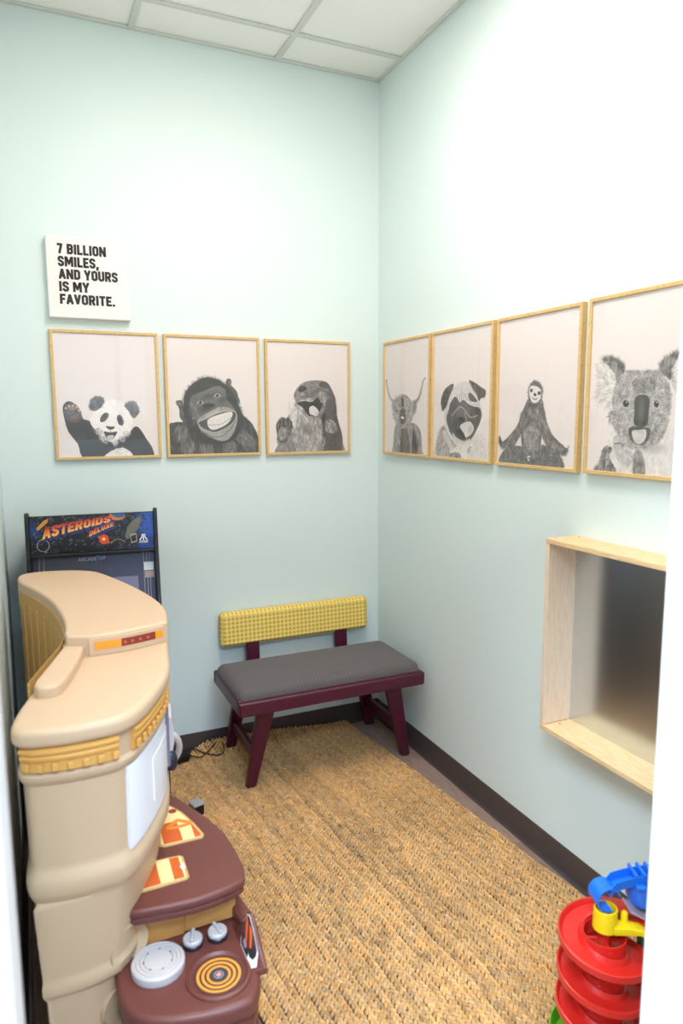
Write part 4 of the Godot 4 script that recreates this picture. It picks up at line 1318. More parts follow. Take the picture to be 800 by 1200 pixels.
	part("burner_centre", Shape.new().lathe([[0.0, 0.0012], [0.017, 0.0012], [0.017, 0.0021], [0.0, 0.0021]], 30, Transform3D(Basis.IDENTITY, bc)), mat("centre_grey", C(66, 62, 66), 0.4), burner)
	part("burner_ring", ring_disc(0.0085, 0.0095, 0.0015, 0.0024, bc), pale, burner)
	part("burner_spot", bx(bc + Vector3(0, 0.0022, 0), Vector3(0.009, 0.001, 0.009), 0.0, Basis(Vector3.UP, 0.5)), mat("spot_pink", C(226, 150, 146), 0.5), burner)
	# pale lid with pressed circles
	var lc := back * Vector3(-1.403, 0.45, 1.762)
	part("burner_lid", Shape.new().lathe([[0.052, 0.0], [0.0535, 0.010], [0.0525, 0.016], [0.049, 0.019], [0.046, 0.019], [0.0445, 0.0165], [0.043, 0.019], [0.038, 0.019], [0.0365, 0.0165], [0.035, 0.019], [0.030, 0.019], [0.0285, 0.0165], [0.027, 0.019], [0.0, 0.0195]], 44, Transform3D(Basis.IDENTITY, lc), true, false), pale, hob, "pale grey round lid")
	var dark := mat("hole_dark", C(70, 58, 56), 0.6)
	for k in 7:
		var a := 0.5 + TAU * k / 7.0
		part("lid_hole", Shape.new().lathe([[0.0, 0.0185], [0.0016, 0.0185], [0.0016, 0.0200], [0.0, 0.0200]], 8, Transform3D(Basis.IDENTITY, lc + Vector3(cos(a) * 0.0285, 0, sin(a) * 0.0285))), dark, hob)
	for q in [[-1.326, 1.728, -0.3], [-1.273, 1.728, 0.25]]:
		var kc := back * Vector3(q[0], 0.45, q[1])
		var knob := part("stove_knob", Shape.new().lathe([[0.022, 0.0], [0.0225, 0.007], [0.020, 0.010], [0.0, 0.010]], 26, Transform3D(Basis.IDENTITY, kc)), ink, hob, "black and grey turning knob")
		part("knob_cap", Shape.new().lathe([[0.0205, 0.009], [0.0205, 0.015], [0.018, 0.018], [0.0, 0.0185]], 26, Transform3D(Basis.IDENTITY, kc)), pale, knob)
		part("knob_grip", bx(kc + Vector3(0, 0.021, 0), Vector3(0.007, 0.010, 0.036), 0.002, Basis(Vector3.UP, q[2])), pale, knob)

# ------------------------------------------------------------------ the prints
func framed_prints() -> void:
	var rows := [
		["panda", "framed black and white print of a panda raising one paw", -1.4744, 1.9008],
		["chimp", "framed black and white print of a grinning chimpanzee", -1.0288, 1.9006],
		["otter", "framed black and white print of an otter with raised paw and open mouth", -0.5816, 1.8981],
		["cow", "framed black and white print of a long-horned shaggy cow", 0.0870, 1.8944],
		["pug", "framed black and white print of a pug with open mouth", 0.5225, 1.8941],
		["sloth", "framed black and white print of a sloth sitting cross-legged", 0.9682, 1.8932],
		["koala", "framed black and white print of a koala facing forward", 1.4165, 1.8957],
	]
	var w := 0.4207
	var h := 0.5209
	var edge := 0.0115
	var deep := 0.021
	# four mitred bars as one moulding
	var fr := Shape.new()
	var rings := []
	for q in [[0.0, 0.0], [0.0, deep - 0.0012], [0.0012, deep], [edge - 0.0012, deep], [edge, deep - 0.0012], [edge, 0.006]]:
		var a: float = q[0]
		var r := PackedVector3Array([Vector3(-w / 2 + a, a, q[1]), Vector3(w / 2 - a, a, q[1]), Vector3(w / 2 - a, h - a, q[1]), Vector3(-w / 2 + a, h - a, q[1])])
		rings.append(r)
	rings.append(rings[0])
	fr.loft(rings, false, false)
	var frame_mesh := fr.mesh(20.0)
	var sheet := Shape.new()
	var a := edge - 0.001
	sheet.quad(Vector3(-w / 2 + a, a, 0.0145), Vector3(w / 2 - a, a, 0.0145), Vector3(w / 2 - a, h - a, 0.0145), Vector3(-w / 2 + a, h - a, 0.0145))
	var sheet_mesh := sheet.mesh()
	var backing := bx(Vector3(0, h / 2, 0.009), Vector3(w - 2 * a, h - 2 * a, 0.0105), 0.0).mesh()
	var pane := bx(Vector3(0, h / 2, 0.0165), Vector3(w - 2 * a, h - 2 * a, 0.0018), 0.0).mesh()
	var glass := mat("picture_glass", Color(1, 1, 1, 0.02), 0.02)
	glass.metallic_specular = 0.32
	glass.transparency = BaseMaterial3D.TRANSPARENCY_ALPHA
	for i in rows.size():
		var q = rows[i]
		var t := thing("framed_print", q[1], "framed print", Vector3.ZERO, "animal prints in thin wooden frames")
		if i < 3:
			t.position = Vector3(q[2] + w / 2, q[3] - h, 0.0)
		else:
			t.position = Vector3(0.0, q[3] - h, q[2] + w / 2)
			t.rotation.y = -PI / 2
		part("frame", frame_mesh, M["frame_wood"], t)
		part("backing", backing, M["paper_black"], t)
		var p: Paint
		match q[0]:
			"panda": p = paint_panda()
			"chimp": p = paint_chimp()
			"otter": p = paint_otter()
			"cow": p = paint_cow()
			"pug": p = paint_pug()
			"sloth": p = paint_sloth()
			_: p = paint_koala()
		var m := mat("print_" + q[0], Color.WHITE, 0.55)
		m.albedo_texture = p.texture()
		part("print", sheet_mesh, m, t)
		part("glass_pane", pane, glass, t)

func paper(rs: int) -> Paint:
	return Paint.new(400, 500, C(232, 221, 217), rs)

func G(v: float) -> Color:
	# a print tone, from black to white, slightly warm
	return Color(v * 0.985 + 0.015, v * 0.955 + 0.012, v * 0.935 + 0.012)

func at2(d: Array, u := 0.5, v := 0.5) -> Vector2:
	var lo := Vector2(9, 9)
	var hi := -lo
	for i in range(0, d.size(), 2):
		lo = lo.min(Vector2(d[i], d[i + 1]))
		hi = hi.max(Vector2(d[i], d[i + 1]))
	return lo + (hi - lo) * Vector2(u, v)

func paint_panda() -> Paint:
	var p := paper(1)
	var d := PANDA
	var body := curve(d["body"], 4)
	p.poly(body, G(0.13))
	p.fur(body, 7000, 9, 1.2, G(0.05), G(0.30), 0.4)
	var palm := curve(d["palm"], 4)
	p.fur(palm, 1500, 7, -1.2, G(0.22), G(0.5), 0.5)
	p.blob(at2(d["pad"]), Vector2(0.05, 0.03), -0.1, C(120, 86, 74), 0.9, 0.5)
	p.blob(at2(d["palm"], 0.5, 0.25), Vector2(0.05, 0.035), 0.2, C(176, 112, 78), 0.8, 0.3)
	for i in range(0, d["toes"].size(), 2):
		p.blob(Vector2(d["toes"][i], d["toes"][i + 1]), Vector2(0.015, 0.017), 0.0, C(224, 176, 148), 0.95, 0.4)
	p.stroke(curve([0.12, 0.70, 0.15, 0.718, 0.20, 0.712, 0.225, 0.69], 4, false), 2.2, C(90, 52, 44), 0.8)
	var belly := curve(d["belly"], 4)
	p.poly(belly, G(0.93))
	p.fur(belly, 1600, 12, -1.5, G(0.8), G(1.0), 0.6, at2(d["belly"], 0.5, 1.2), 0.3)
	var head := curve(d["head"], 4)
	p.poly(head, C(247, 241, 236))
	p.fur(head, 3000, 8, 0.0, G(0.86), G(1.0), 0.35, at2(d["head"], 0.5, 0.55), 0.5)
	for q in [[0.40, 0.79], [0.43, 0.83], [0.46, 0.86], [0.62, 0.85], [0.67, 0.81], [0.55, 0.88]]:
		p.fur(curve([q[0] - 0.04, q[1], q[0], q[1] - 0.03, q[0] + 0.04, q[1], q[0], q[1] + 0.03], 2), 260, 8, 0.0, G(0.55), G(0.95), 0.5, at2(d["head"], 0.5, 0.5), 0.4)
	for k in ["ear_a", "ear_b"]:
		var e := curve(d[k], 4)
		p.poly(e, G(0.28))
		p.fur(e, 1800, 8, 0.0, G(0.18), G(0.55), 0.5, at2(d[k], 0.5, 1.1), 0.5)
	for k in ["eye_a", "eye_b"]:
		var e := curve(d[k], 4)
		p.poly(e, G(0.22))
		p.fur(e, 400, 5, 0.6, G(0.1), G(0.5), 0.4)
		p.blob(at2(d[k], 0.52, 0.45), Vector2(0.016, 0.016), 0.0, G(0.05), 1.0, 0.6)
		p.blob(at2(d[k], 0.48, 0.4), Vector2(0.005, 0.005), 0.0, G(0.8), 0.9, 0.3)
	p.poly(curve(d["nose"], 4), G(0.25))
	p.stroke(PackedVector2Array([at2(d["nose"], 0.5, 0.9), at2(d["mouth"], 0.5, 0.2)]), 1.6, G(0.3), 0.8)
	p.poly(curve(d["mouth"], 4), G(0.24))
	p.poly(curve(d["tongue"], 4), G(0.82))
	p.blob(at2(d["tongue"], 0.5, 0.5), Vector2(0.018, 0.012), 0.0, G(0.6), 0.6)
	return p

func paint_chimp() -> Paint:
	var p := paper(2)
	var d := CHIMP
	var body := curve(d["body"], 4)
	p.poly(body, G(0.18))
	p.fur(body, 9000, 15, 1.3, G(0.08), G(0.42), 0.4, null, 0.3)
	for q in [[0.14, 0.80, 1.9], [0.20, 0.92, 1.6], [0.40, 0.95, 1.5], [0.66, 0.93, 1.5], [0.80, 0.83, 1.0], [0.88, 0.90, 1.0]]:
		p.fur(curve([q[0] - 0.09, q[1], q[0], q[1] - 0.07, q[0] + 0.09, q[1], q[0], q[1] + 0.08], 3), 500, 20, q[2], G(0.3), G(0.66), 0.4, null, 0.25)
	for k in ["ear_a", "ear_b"]:
		var e := curve(d[k], 4)
		p.poly(e, G(0.30))
		p.fur(e, 900, 8, 1.2, G(0.15), G(0.62), 0.4)
		p.blob(at2(d[k], 0.28, 0.15), Vector2(0.024, 0.024), 0.0, G(0.55), 0.7)
		p.blob(at2(d[k], 0.5, 0.55), Vector2(0.02, 0.05), -0.4, G(0.56), 0.5)
	var head := curve(d["head"], 4)
	p.poly(head, G(0.15))
	p.fur(head, 9000, 12, 0.0, G(0.06), G(0.30), 0.4, at2(d["face"], 0.5, 0.5), 0.3)
	var face := curve(d["face"], 4)
	p.poly(face, G(0.40), 0.9)
	p.fur(face, 3500, 5, 0.6, G(0.2), G(0.62), 0.35, null, 0.9)
	p.fur(curve([0.22, 0.55, 0.30, 0.56, 0.33, 0.66, 0.29, 0.74, 0.24, 0.66], 3), 700, 12, 1.9, G(0.2), G(0.62), 0.45)
	p.poly(curve(d["brow"], 3), G(0.42), 0.7)
	p.blob(at2(d["brow"], 0.5, 0.75), Vector2(0.10, 0.05), -0.35, G(0.2), 0.7)
	p.blob(Vector2(0.40, 0.60), Vector2(0.12, 0.06), -0.4, G(0.16), 0.7)
	p.blob(Vector2(0.60, 0.53), Vector2(0.08, 0.05), -0.4, G(0.2), 0.6)
	for k in ["eye_a", "eye_b"]:
		p.blob(at2(d[k]), Vector2(0.062, 0.036), -0.25, G(0.42), 0.9, 0.5)
		p.poly(curve(d[k], 4), G(0.62))
		p.blob(at2(d[k], 0.5, 0.5), Vector2(0.019, 0.019), 0.0, G(0.05), 1.0, 0.75)
		p.blob(at2(d[k], 0.4, 0.3), Vector2(0.006, 0.006), 0.0, G(0.95), 1.0, 0.4)
		p.stroke(curve([at2(d[k], -0.1, 0.4).x, at2(d[k], 0, 0.5).y, at2(d[k], 0.5, 0).x, at2(d[k], 0, -0.15).y, at2(d[k], 1.1, 0).x, at2(d[k], 0, 0.4).y], 4, false), 1.6, G(0.1), 0.8)
	var mz := curve(d["muzzle"], 4)
	p.poly(mz, G(0.60))
	p.fur(mz, 3200, 4, 0.8, G(0.36), G(0.92), 0.4, null, 1.0)
	p.blob(at2(d["muzzle"], 0.42, 0.22), Vector2(0.15, 0.055), -0.35, G(0.85), 0.7)
	p.poly(curve(d["nose"], 4), G(0.14), 0.9)
	p.blob(at2(d["nose"], 0.3, 0.6), Vector2(0.02, 0.013), -0.2, G(0.04), 0.9)
	p.blob(at2(d["nose"], 0.7, 0.45), Vector2(0.02, 0.013), -0.2, G(0.04), 0.9)
	var mo := curve(d["mouth"], 4)
	p.poly(mo, G(0.26))
	p.stroke(mo, 3.0, G(0.72), 0.7)
	p.poly(curve(d["teeth"], 4), G(0.9))
	# the gap between the rows and between the teeth
	var a := at2(d["teeth"], 0.03, 0.72)
	var b := at2(d["teeth"], 0.98, 0.30)
	p.stroke(curve([a.x, a.y, a.x * 0.5 + b.x * 0.5, a.y * 0.5 + b.y * 0.5 + 0.03, b.x, b.y], 6, false), 1.5, G(0.42), 0.8)
	for i in 9:
		var c := a.lerp(b, (i + 0.5) / 9.0) + Vector2(0, 0.028 * sin(PI * (i + 0.5) / 9.0))
		p.stroke(PackedVector2Array([c + Vector2(-0.012, -0.052), c, c + Vector2(0.008, 0.04)]), 0.9, G(0.5), 0.55)
	p.blob(at2(d["muzzle"], 0.55, 0.86), Vector2(0.10, 0.05), -0.3, G(0.68), 0.7)
	p.stroke(curve([0.36, 0.80, 0.47, 0.85, 0.58, 0.845, 0.68, 0.78, 0.74, 0.70], 4, false), 2.0, G(0.2), 0.7)
	for i in 40:
		p.dot(int(400 * p.rng.randf_range(0.52, 0.70)), int(500 * p.rng.randf_range(0.81, 0.87)), G(0.2), 0.8)
	return p

func paint_otter() -> Paint:
	var p := paper(3)
	var d := OTTER
	var body := curve(d["body"], 4)
	p.poly(body, G(0.50))
	p.fur(body, 10000, 11, 1.5, G(0.25), G(0.78), 0.42, null, 0.4)
	p.poly(curve(d["back"], 4), G(0.24), 0.75)
	p.fur(curve(d["back"], 4), 5000, 12, 1.3, G(0.12), G(0.45), 0.4)
	var ch := curve(d["chest"], 4)
	p.fur(ch, 6000, 17, 1.62, G(0.38), G(0.90), 0.42, null, 0.22)
	p.fur(curve([0.28, 0.52, 0.36, 0.60, 0.34, 0.76, 0.28, 0.72, 0.26, 0.62], 3), 1300, 14, 2.2, G(0.7), G(0.97), 0.5)
	p.blob(Vector2(0.50, 0.80), Vector2(0.14, 0.10), 0.4, G(0.24), 0.35)
	p.fur(curve([0.38, 0.46, 0.50, 0.40, 0.66, 0.40, 0.75, 0.45, 0.74, 0.52, 0.60, 0.50, 0.46, 0.52], 4), 2600, 10, 0.2, G(0.22), G(0.62), 0.4)
	p.fur(curve([0.36, 0.54, 0.50, 0.50, 0.62, 0.52, 0.56, 0.58, 0.40, 0.60], 4), 1500, 10, 2.6, G(0.5), G(0.95), 0.45)
	p.poly(curve(d["nose"], 4), G(0.17))
	p.blob(at2(d["nose"], 0.35, 0.35), Vector2(0.02, 0.012), -0.4, G(0.5), 0.6)
	p.blob(at2(d["nose"], 0.5, 1.4), Vector2(0.04, 0.03), 0.0, G(0.82), 0.6)
	p.poly(curve(d["mouth"], 4), G(0.14))
	p.poly(curve(d["cheek"], 4), G(0.46), 0.8)
	p.stroke(curve([0.365, 0.61, 0.43, 0.66, 0.50, 0.73], 4, false), 2.6, G(0.9), 0.8)
	p.poly(curve(d["tongue"], 4), G(0.86))
	p.blob(at2(d["tongue"], 0.75, 0.7), Vector2(0.018, 0.018), 0.0, G(0.55), 0.6)
	p.blob(Vector2(0.74, 0.425), Vector2(0.022, 0.018), 0.4, G(0.62), 0.9, 0.3)
	p.blob(Vector2(0.745, 0.43), Vector2(0.010, 0.009), 0.4, G(0.2), 0.9)
	p.fur(curve([0.62, 0.45, 0.70, 0.44, 0.72, 0.52, 0.65, 0.54], 3), 500, 9, 0.9, G(0.5), G(0.85), 0.4)
	p.blob(Vector2(0.68, 0.68), Vector2(0.045, 0.09), 0.1, G(0.08), 0.75)
	var pw := curve(d["paw"], 4)
	p.poly(pw, G(0.30))
	p.fur(pw, 2200, 7, -1.4, G(0.14), G(0.6), 0.45)
	for q in [[0.15, 0.72], [0.19, 0.69], [0.235, 0.695], [0.275, 0.72]]:
		p.stroke(PackedVector2Array([Vector2(q[0], q[1]), Vector2(q[0] + (q[0] - 0.21) * 0.3, q[1] + 0.06)]), 4.5, G(0.13), 0.8)
	p.poly(curve(d["pads"], 4), G(0.62), 0.7)
	p.blob(at2(d["pads"], 0.3, 0.8), Vector2(0.026, 0.024), 0.0, G(0.78), 0.8)
	p.blob(at2(d["pads"], 0.7, 0.3), Vector2(0.026, 0.03), 0.0, G(0.72), 0.7)
	p.blob(at2(d["pads"], 0.55, 0.6), Vector2(0.012, 0.02), 0.0, G(0.2), 0.7)
	var pb := curve(d["paw_b"], 4)
	p.poly(pb, G(0.46), 0.8)
	p.fur(pb, 900, 8, 1.2, G(0.3), G(0.85), 0.45)
	for i in 5:
		p.blob(at2(d["paw_b"], 0.15 + 0.18 * i, 0.2 + 0.15 * sin(i * 2.0)), Vector2(0.018, 0.022), 0.0, G(0.8), 0.7)
	return p

func paint_cow() -> Paint:
	var p := paper(4)
	var d := COW
	var body := curve(d["body"], 4)
	p.poly(body, G(0.56))
	p.fur(body, 8000, 22, 1.58, G(0.28), G(0.82), 0.42, null, 0.16)
	p.fur(curve(d["chest"], 4), 2200, 26, 1.6, G(0.14), G(0.5), 0.45, null, 0.15)
	p.fur(curve([0.66, 0.80, 0.72, 0.80, 0.78, 0.95, 0.74, 1.03, 0.66, 1.0], 3), 900, 20, 1.6, G(0.12), G(0.45), 0.5, null, 0.15)
	for k in ["horn_a", "horn_b"]:
		var h := curve(d[k], 4)
		p.poly(h, G(0.62))
		p.fur(h, 700, 9, 1.2, G(0.4), G(0.82), 0.4)
	p.blob(at2(d["horn_a"], 0.1, 0.05), Vector2(0.014, 0.02), 0.0, G(0.25), 0.8)
	p.blob(at2(d["horn_b"], 0.92, 0.05), Vector2(0.014, 0.02), 0.0, G(0.25), 0.8)
	for k in ["ear_a", "ear_b"]:
		var e := curve(d[k], 4)
		p.poly(e, G(0.45))
		p.fur(e, 900, 16, 1.5, G(0.25), G(0.78), 0.5, null, 0.3)
	var head := curve(d["head"], 4)
	p.poly(head, G(0.58))
	p.fur(head, 5500, 22, 1.57, G(0.36), G(0.86), 0.45, at2(d["head"], 0.5, -0.9), 0.16)
	p.fur(curve(d["fringe"], 4), 500, 22, 1.6, G(0.12), G(0.4), 0.5, null, 0.15)
	p.poly(curve(d["nose"], 4), G(0.34), 0.8)
	p.fur(curve(d["nose"], 4), 500, 9, 1.6, G(0.2), G(0.55), 0.4)
	p.blob(at2(d["nose"], 0.2, 0.0), Vector2(0.028, 0.022), 0.5, G(0.10), 0.9)
	p.blob(at2(d["nose"], 0.85, 0.03), Vector2(0.028, 0.022), -0.5, G(0.10), 0.9)
	p.blob(at2(d["nose"], 0.5, -0.25), Vector2(0.05, 0.02), 0.0, G(0.86), 0.7)
	p.poly(curve(d["shine"], 4), G(0.97))
	p.blob(at2(d["shine"], 0.5, 1.9), Vector2(0.05, 0.03), 0.0, G(0.16), 0.8)
	return p

func paint_pug() -> Paint:
	var p := paper(5)
	var d := PUG
	var body := curve(d["body"], 4)
	p.poly(body, G(0.86))
	p.fur(body, 5000, 9, 1.6, G(0.68), G(0.97), 0.35)
	p.fur(curve([0.10, 0.80, 0.22, 0.74, 0.30, 0.86, 0.32, 1.0, 0.08, 1.0], 3), 4200, 9, 1.8, G(0.4), G(0.75), 0.35)
	p.fur(curve([0.70, 0.84, 0.90, 0.80, 0.98, 1.0, 0.66, 1.0], 3), 1500, 8, 1.6, G(0.7), G(0.95), 0.3)
	p.poly(curve(d["scarf"], 4), G(0.8), 0.9)
	p.stroke(curve([0.21, 0.74, 0.30, 0.83, 0.42, 0.93], 4, false), 1.6, G(0.35), 0.7)
	p.stroke(curve([0.27, 0.73, 0.36, 0.82, 0.46, 0.88], 4, false), 1.6, G(0.4), 0.7)
	var head := curve(d["head"], 4)
	p.poly(head, G(0.82))
	p.fur(head, 4200, 7, 1.57, G(0.62), G(0.98), 0.35, at2(d["head"], 0.5, 0.6), 0.5)
	for k in ["ear_a", "ear_b"]:
		var e := curve(d[k], 4)
		p.poly(e, G(0.24))
		p.fur(e, 1700, 7, 1.9, G(0.12), G(0.5), 0.4)
	# forehead folds
	for q in [[0.46, 0.50, 0.43, 0.56, 0.36, 0.60], [0.53, 0.48, 0.52, 0.54, 0.53, 0.60], [0.58, 0.50, 0.63, 0.54, 0.68, 0.56], [0.50, 0.49, 0.48, 0.56, 0.47, 0.62], [0.40, 0.52, 0.34, 0.60, 0.32, 0.68]]:
		p.stroke(curve(q, 5, false), 2.2, G(0.32), 0.5)
		p.stroke(curve([q[0] + 0.012, q[1], q[2] + 0.012, q[3], q[4] + 0.012, q[5]], 5, false), 1.6, G(0.95), 0.4)
	var mask := curve(d["mask"], 4)
	p.poly(mask, G(0.27))
	p.fur(mask, 4500, 6, 1.4, G(0.14), G(0.48), 0.4, null, 0.7)
	p.poly(curve(d["patch"], 4), G(0.24), 0.9)
	p.blob(at2(d["mask"], 0.2, 0.25), Vector2(0.07, 0.06), 0.0, G(0.16), 0.7)
	p.blob(at2(d["mask"], 0.18, 0.27), Vector2(0.02, 0.02), 0.0, G(0.6), 0.5)
	p.blob(at2(d["mask"], 0.88, 0.33), Vector2(0.05, 0.06), 0.0, G(0.12), 0.8)
	p.poly(curve(d["muzzle"], 4), G(0.34), 0.9)
	p.fur(curve(d["muzzle"], 4), 1400, 5, 1.5, G(0.2), G(0.5), 0.35)
	p.stroke(curve([0.36, 0.66, 0.46, 0.605, 0.52, 0.595, 0.58, 0.62, 0.68, 0.675, 0.80, 0.66], 5, false), 5.0, G(0.70), 0.6)
	p.stroke(curve([0.58, 0.64, 0.61, 0.70, 0.60, 0.76], 4, false), 3.0, G(0.8), 0.6)
	p.blob(at2(d["muzzle"], 0.4, 0.9), Vector2(0.09, 0.035), 0.0, G(0.12), 0.9, 0.3)
	p.poly(curve(d["mouth"], 4), G(0.16))
	p.poly(curve(d["tongue"], 4), G(0.84))
	p.blob(at2(d["tongue"], 0.75, 0.5), Vector2(0.06, 0.08), 0.2, G(0.64), 0.6)
	p.stroke(curve([0.60, 0.80, 0.62, 0.86, 0.60, 0.93], 4, false), 2.0, G(0.95), 0.7)
	p.blob(at2(d["mouth"], 0.12, 0.35), Vector2(0.03, 0.05), 0.2, G(0.75), 0.5)
	p.poly(curve(d["chin"], 4), G(0.84), 0.9)
	p.stroke(curve([0.36, 0.86, 0.46, 0.93, 0.58, 0.95, 0.70, 0.90], 5, false), 2.5, G(0.3), 0.7)
	p.stroke(curve([0.47, 0.965, 0.58, 0.98, 0.68, 0.93], 5, false), 4.0, G(0.3), 0.6)
	var pw := curve(d["paw"], 4)
	p.poly(pw, G(0.9), 0.9)
	p.fur(pw, 900, 7, -1.0, G(0.75), G(1.0), 0.4)
	p.fur(curve([0.33, 0.97, 0.45, 0.95, 0.52, 0.97, 0.50, 1.0, 0.34, 1.0], 3), 500, 9, 1.4, G(0.2), G(0.6), 0.5)
	return p

func paint_sloth() -> Paint:
	var p := paper(6)
	var d := SLOTH
	var legs := curve(d["legs"], 4)
	p.poly(legs, G(0.36))
	p.fur(legs, 7000, 8, 0.2, G(0.2), G(0.62), 0.38, null, 0.8)
	p.blob(at2(d["legs"], 0.5, 0.62), Vector2(0.18, 0.03), 0.1, G(0.16), 0.5)
	for k in ["arm_a", "arm_b"]:
		var a := curve(d[k], 4)
		p.poly(a, G(0.38))
		p.fur(a, 4500, 9, 2.1 if k == "arm_a" else 1.0, G(0.2), G(0.72), 0.4, null, 0.4)
	p.blob(at2(d["arm_a"], 0.08, 0.82), Vector2(0.03, 0.05), -0.4, G(0.16), 0.8)
	p.blob(at2(d["arm_b"], 0.88, 0.93), Vector2(0.05, 0.03), -0.3, G(0.18), 0.8)
	var torso := curve(d["torso"], 4)
	p.poly(torso, G(0.40))
	p.fur(torso, 7500, 10, 1.5, G(0.22), G(0.68), 0.4, null, 0.5)
	p.fur(curve(d["belly"], 4), 2500, 8, 1.5, G(0.4), G(0.82), 0.35, null, 0.8)
	p.blob(at2(d["torso"], 0.5, 0.12), Vector2(0.10, 0.05), 0.0, G(0.14), 0.6)
	p.stroke(curve([0.335, 0.75, 0.345, 0.84, 0.36, 0.93], 5, false), 3.5, G(0.16), 0.45)
	p.stroke(curve([0.60, 0.72, 0.585, 0.82, 0.56, 0.92], 5, false), 3.5, G(0.16), 0.45)
	var head := curve(d["head"], 4)
	p.poly(head, G(0.34))
	p.fur(head, 1800, 7, 0.0, G(0.2), G(0.55), 0.4, at2(d["face"], 0.5, 0.5), 0.4)
	var face := curve(d["face"], 4)
	p.poly(face, G(0.88))
	p.fur(face, 700, 5, 1.4, G(0.78), G(0.98), 0.3)
	for k in ["eye_a", "eye_b"]:
		p.poly(curve(d[k], 4), G(0.3))
		p.blob(at2(d[k], 0.55, 0.5), Vector2(0.010, 0.010), 0.0, G(0.05), 1.0, 0.5)
	p.poly(curve(d["nose"], 4), G(0.22))
	p.poly(curve(d["mouth"], 4), G(0.3), 0.9)
	p.poly(curve(d["claw"], 4), G(0.88), 0.9)
	return p

func paint_koala() -> Paint:
	var p := paper(7)
	var d := KOALA
	var body := curve(d["body"], 4)
	p.poly(body, G(0.88))
	p.fur(body, 5000, 12, 1.6, G(0.74), G(1.0), 0.35, null, 0.5)
	p.fur(curve([0.25, 0.80, 0.34, 0.78, 0.44, 0.88, 0.42, 0.95, 0.30, 0.92], 3), 1500, 10, 1.2, G(0.5), G(0.85), 0.35)
	p.fur(curve(d["gap"], 4), 2000, 12, 1.57, G(0.3), G(0.7), 0.4, null, 0.3)
	p.fur(curve(d["arm"], 4), 3500, 8, 1.9, G(0.12), G(0.72), 0.45, null, 0.5)
	p.stroke(curve([0.27, 0.835, 0.33, 0.83, 0.36, 0.85], 3, false), 3.0, G(0.25), 0.6)
	p.stroke(curve([0.19, 1.0, 0.22, 0.93, 0.26, 0.86], 3, false), 2.0, G(0.85), 0.6)
	p.blob(Vector2(0.60, 0.85), Vector2(0.22, 0.06), 0.0, G(0.62), 0.6)
	for k in ["ear_a", "ear_b"]:
		var e := curve(d[k], 4)
		p.poly(e, G(0.93))
		p.fur(e, 3500, 15, 0.0, G(0.62), G(1.0), 0.4, at2(d[k], 0.8 if k == "ear_a" else 0.2, 0.6), 0.35)
		var dk := curve(d["ear_dark_a" if k == "ear_a" else "ear_dark_b"], 4)
		p.fur(dk, 2600, 11, 0.0, G(0.15), G(0.7), 0.45, at2(d[k], 0.7 if k == "ear_a" else 0.3, 0.8), 0.4)
	p.fur(curve([0.20, 0.66, 0.24, 0.62, 0.30, 0.68, 0.28, 0.72, 0.22, 0.71], 3), 300, 10, 2.2, G(0.25), G(0.7), 0.5)
	var head := curve(d["head"], 4)
	p.poly(head, G(0.62))
	p.fur(head, 14000, 6, 0.0, G(0.34), G(0.88), 0.38, at2(d["nose"], 0.5, 0.3), 0.7)
	p.fur(curve(d["crown"], 4), 1800, 6, -1.57, G(0.25), G(0.6), 0.3, null, 0.6)
	p.fur(head, 1500, 3, 0.0, G(0.92), G(1.0), 0.5, at2(d["nose"], 0.5, 0.3), 1.0)
	for k in ["eye_a", "eye_b"]:
		p.blob(at2(d[k], 0.5, 0.55), Vector2(0.07, 0.06), 0.0, G(0.8), 0.7, 0.1)
		p.poly(curve(d[k], 4), G(0.08))
		p.blob(at2(d[k], 0.5, 0.5), Vector2(0.026, 0.024), 0.0, G(0.28), 0.6)
		p.blob(at2(d[k], 0.5, 0.5), Vector2(0.010, 0.018), 0.0, G(0.02), 1.0, 0.5)
		p.blob(at2(d[k], 0.62, 0.28), Vector2(0.008, 0.008), 0.0, G(0.95), 1.0, 0.4)
	p.blob(at2(d["eye_a"], 0.4, -0.6), Vector2(0.05, 0.02), -0.2, G(0.3), 0.5)
	p.poly(curve(d["mouth"], 4), G(0.25), 0.95)
	p.fur(curve(d["mouth"], 4), 700, 5, 1.57, G(0.15), G(0.5), 0.35)
	p.poly(curve(d["chin"], 4), G(0.80))
	p.fur(curve(d["chin"], 4), 500, 6, 1.57, G(0.65), G(0.95), 0.35)
	p.poly(curve(d["nose"], 4), G(0.24))
	p.blob(at2(d["nose"], 0.5, 0.32), Vector2(0.05, 0.10), 0.0, G(0.42), 0.6)
	p.blob(at2(d["nose"], 0.5, 0.62), Vector2(0.05, 0.08), 0.0, G(0.50), 0.45)
	p.blob(at2(d["nose"], 0.18, 0.88), Vector2(0.022, 0.028), 0.0, G(0.06), 0.9)
	p.blob(at2(d["nose"], 0.72, 0.86), Vector2(0.022, 0.028), 0.0, G(0.06), 0.9)
	p.blob(at2(d["nose"], 0.14, 0.92), Vector2(0.012, 0.014), 0.0, G(0.6), 0.6)
	p.stroke(curve([at2(d["nose"], 0.02, 0.3).x, at2(d["nose"], 0, 0.3).y, at2(d["nose"], 0.05, 0).x, at2(d["nose"], 0, 0.7).y], 3, false), 2.0, G(0.85), 0.4)
	return p

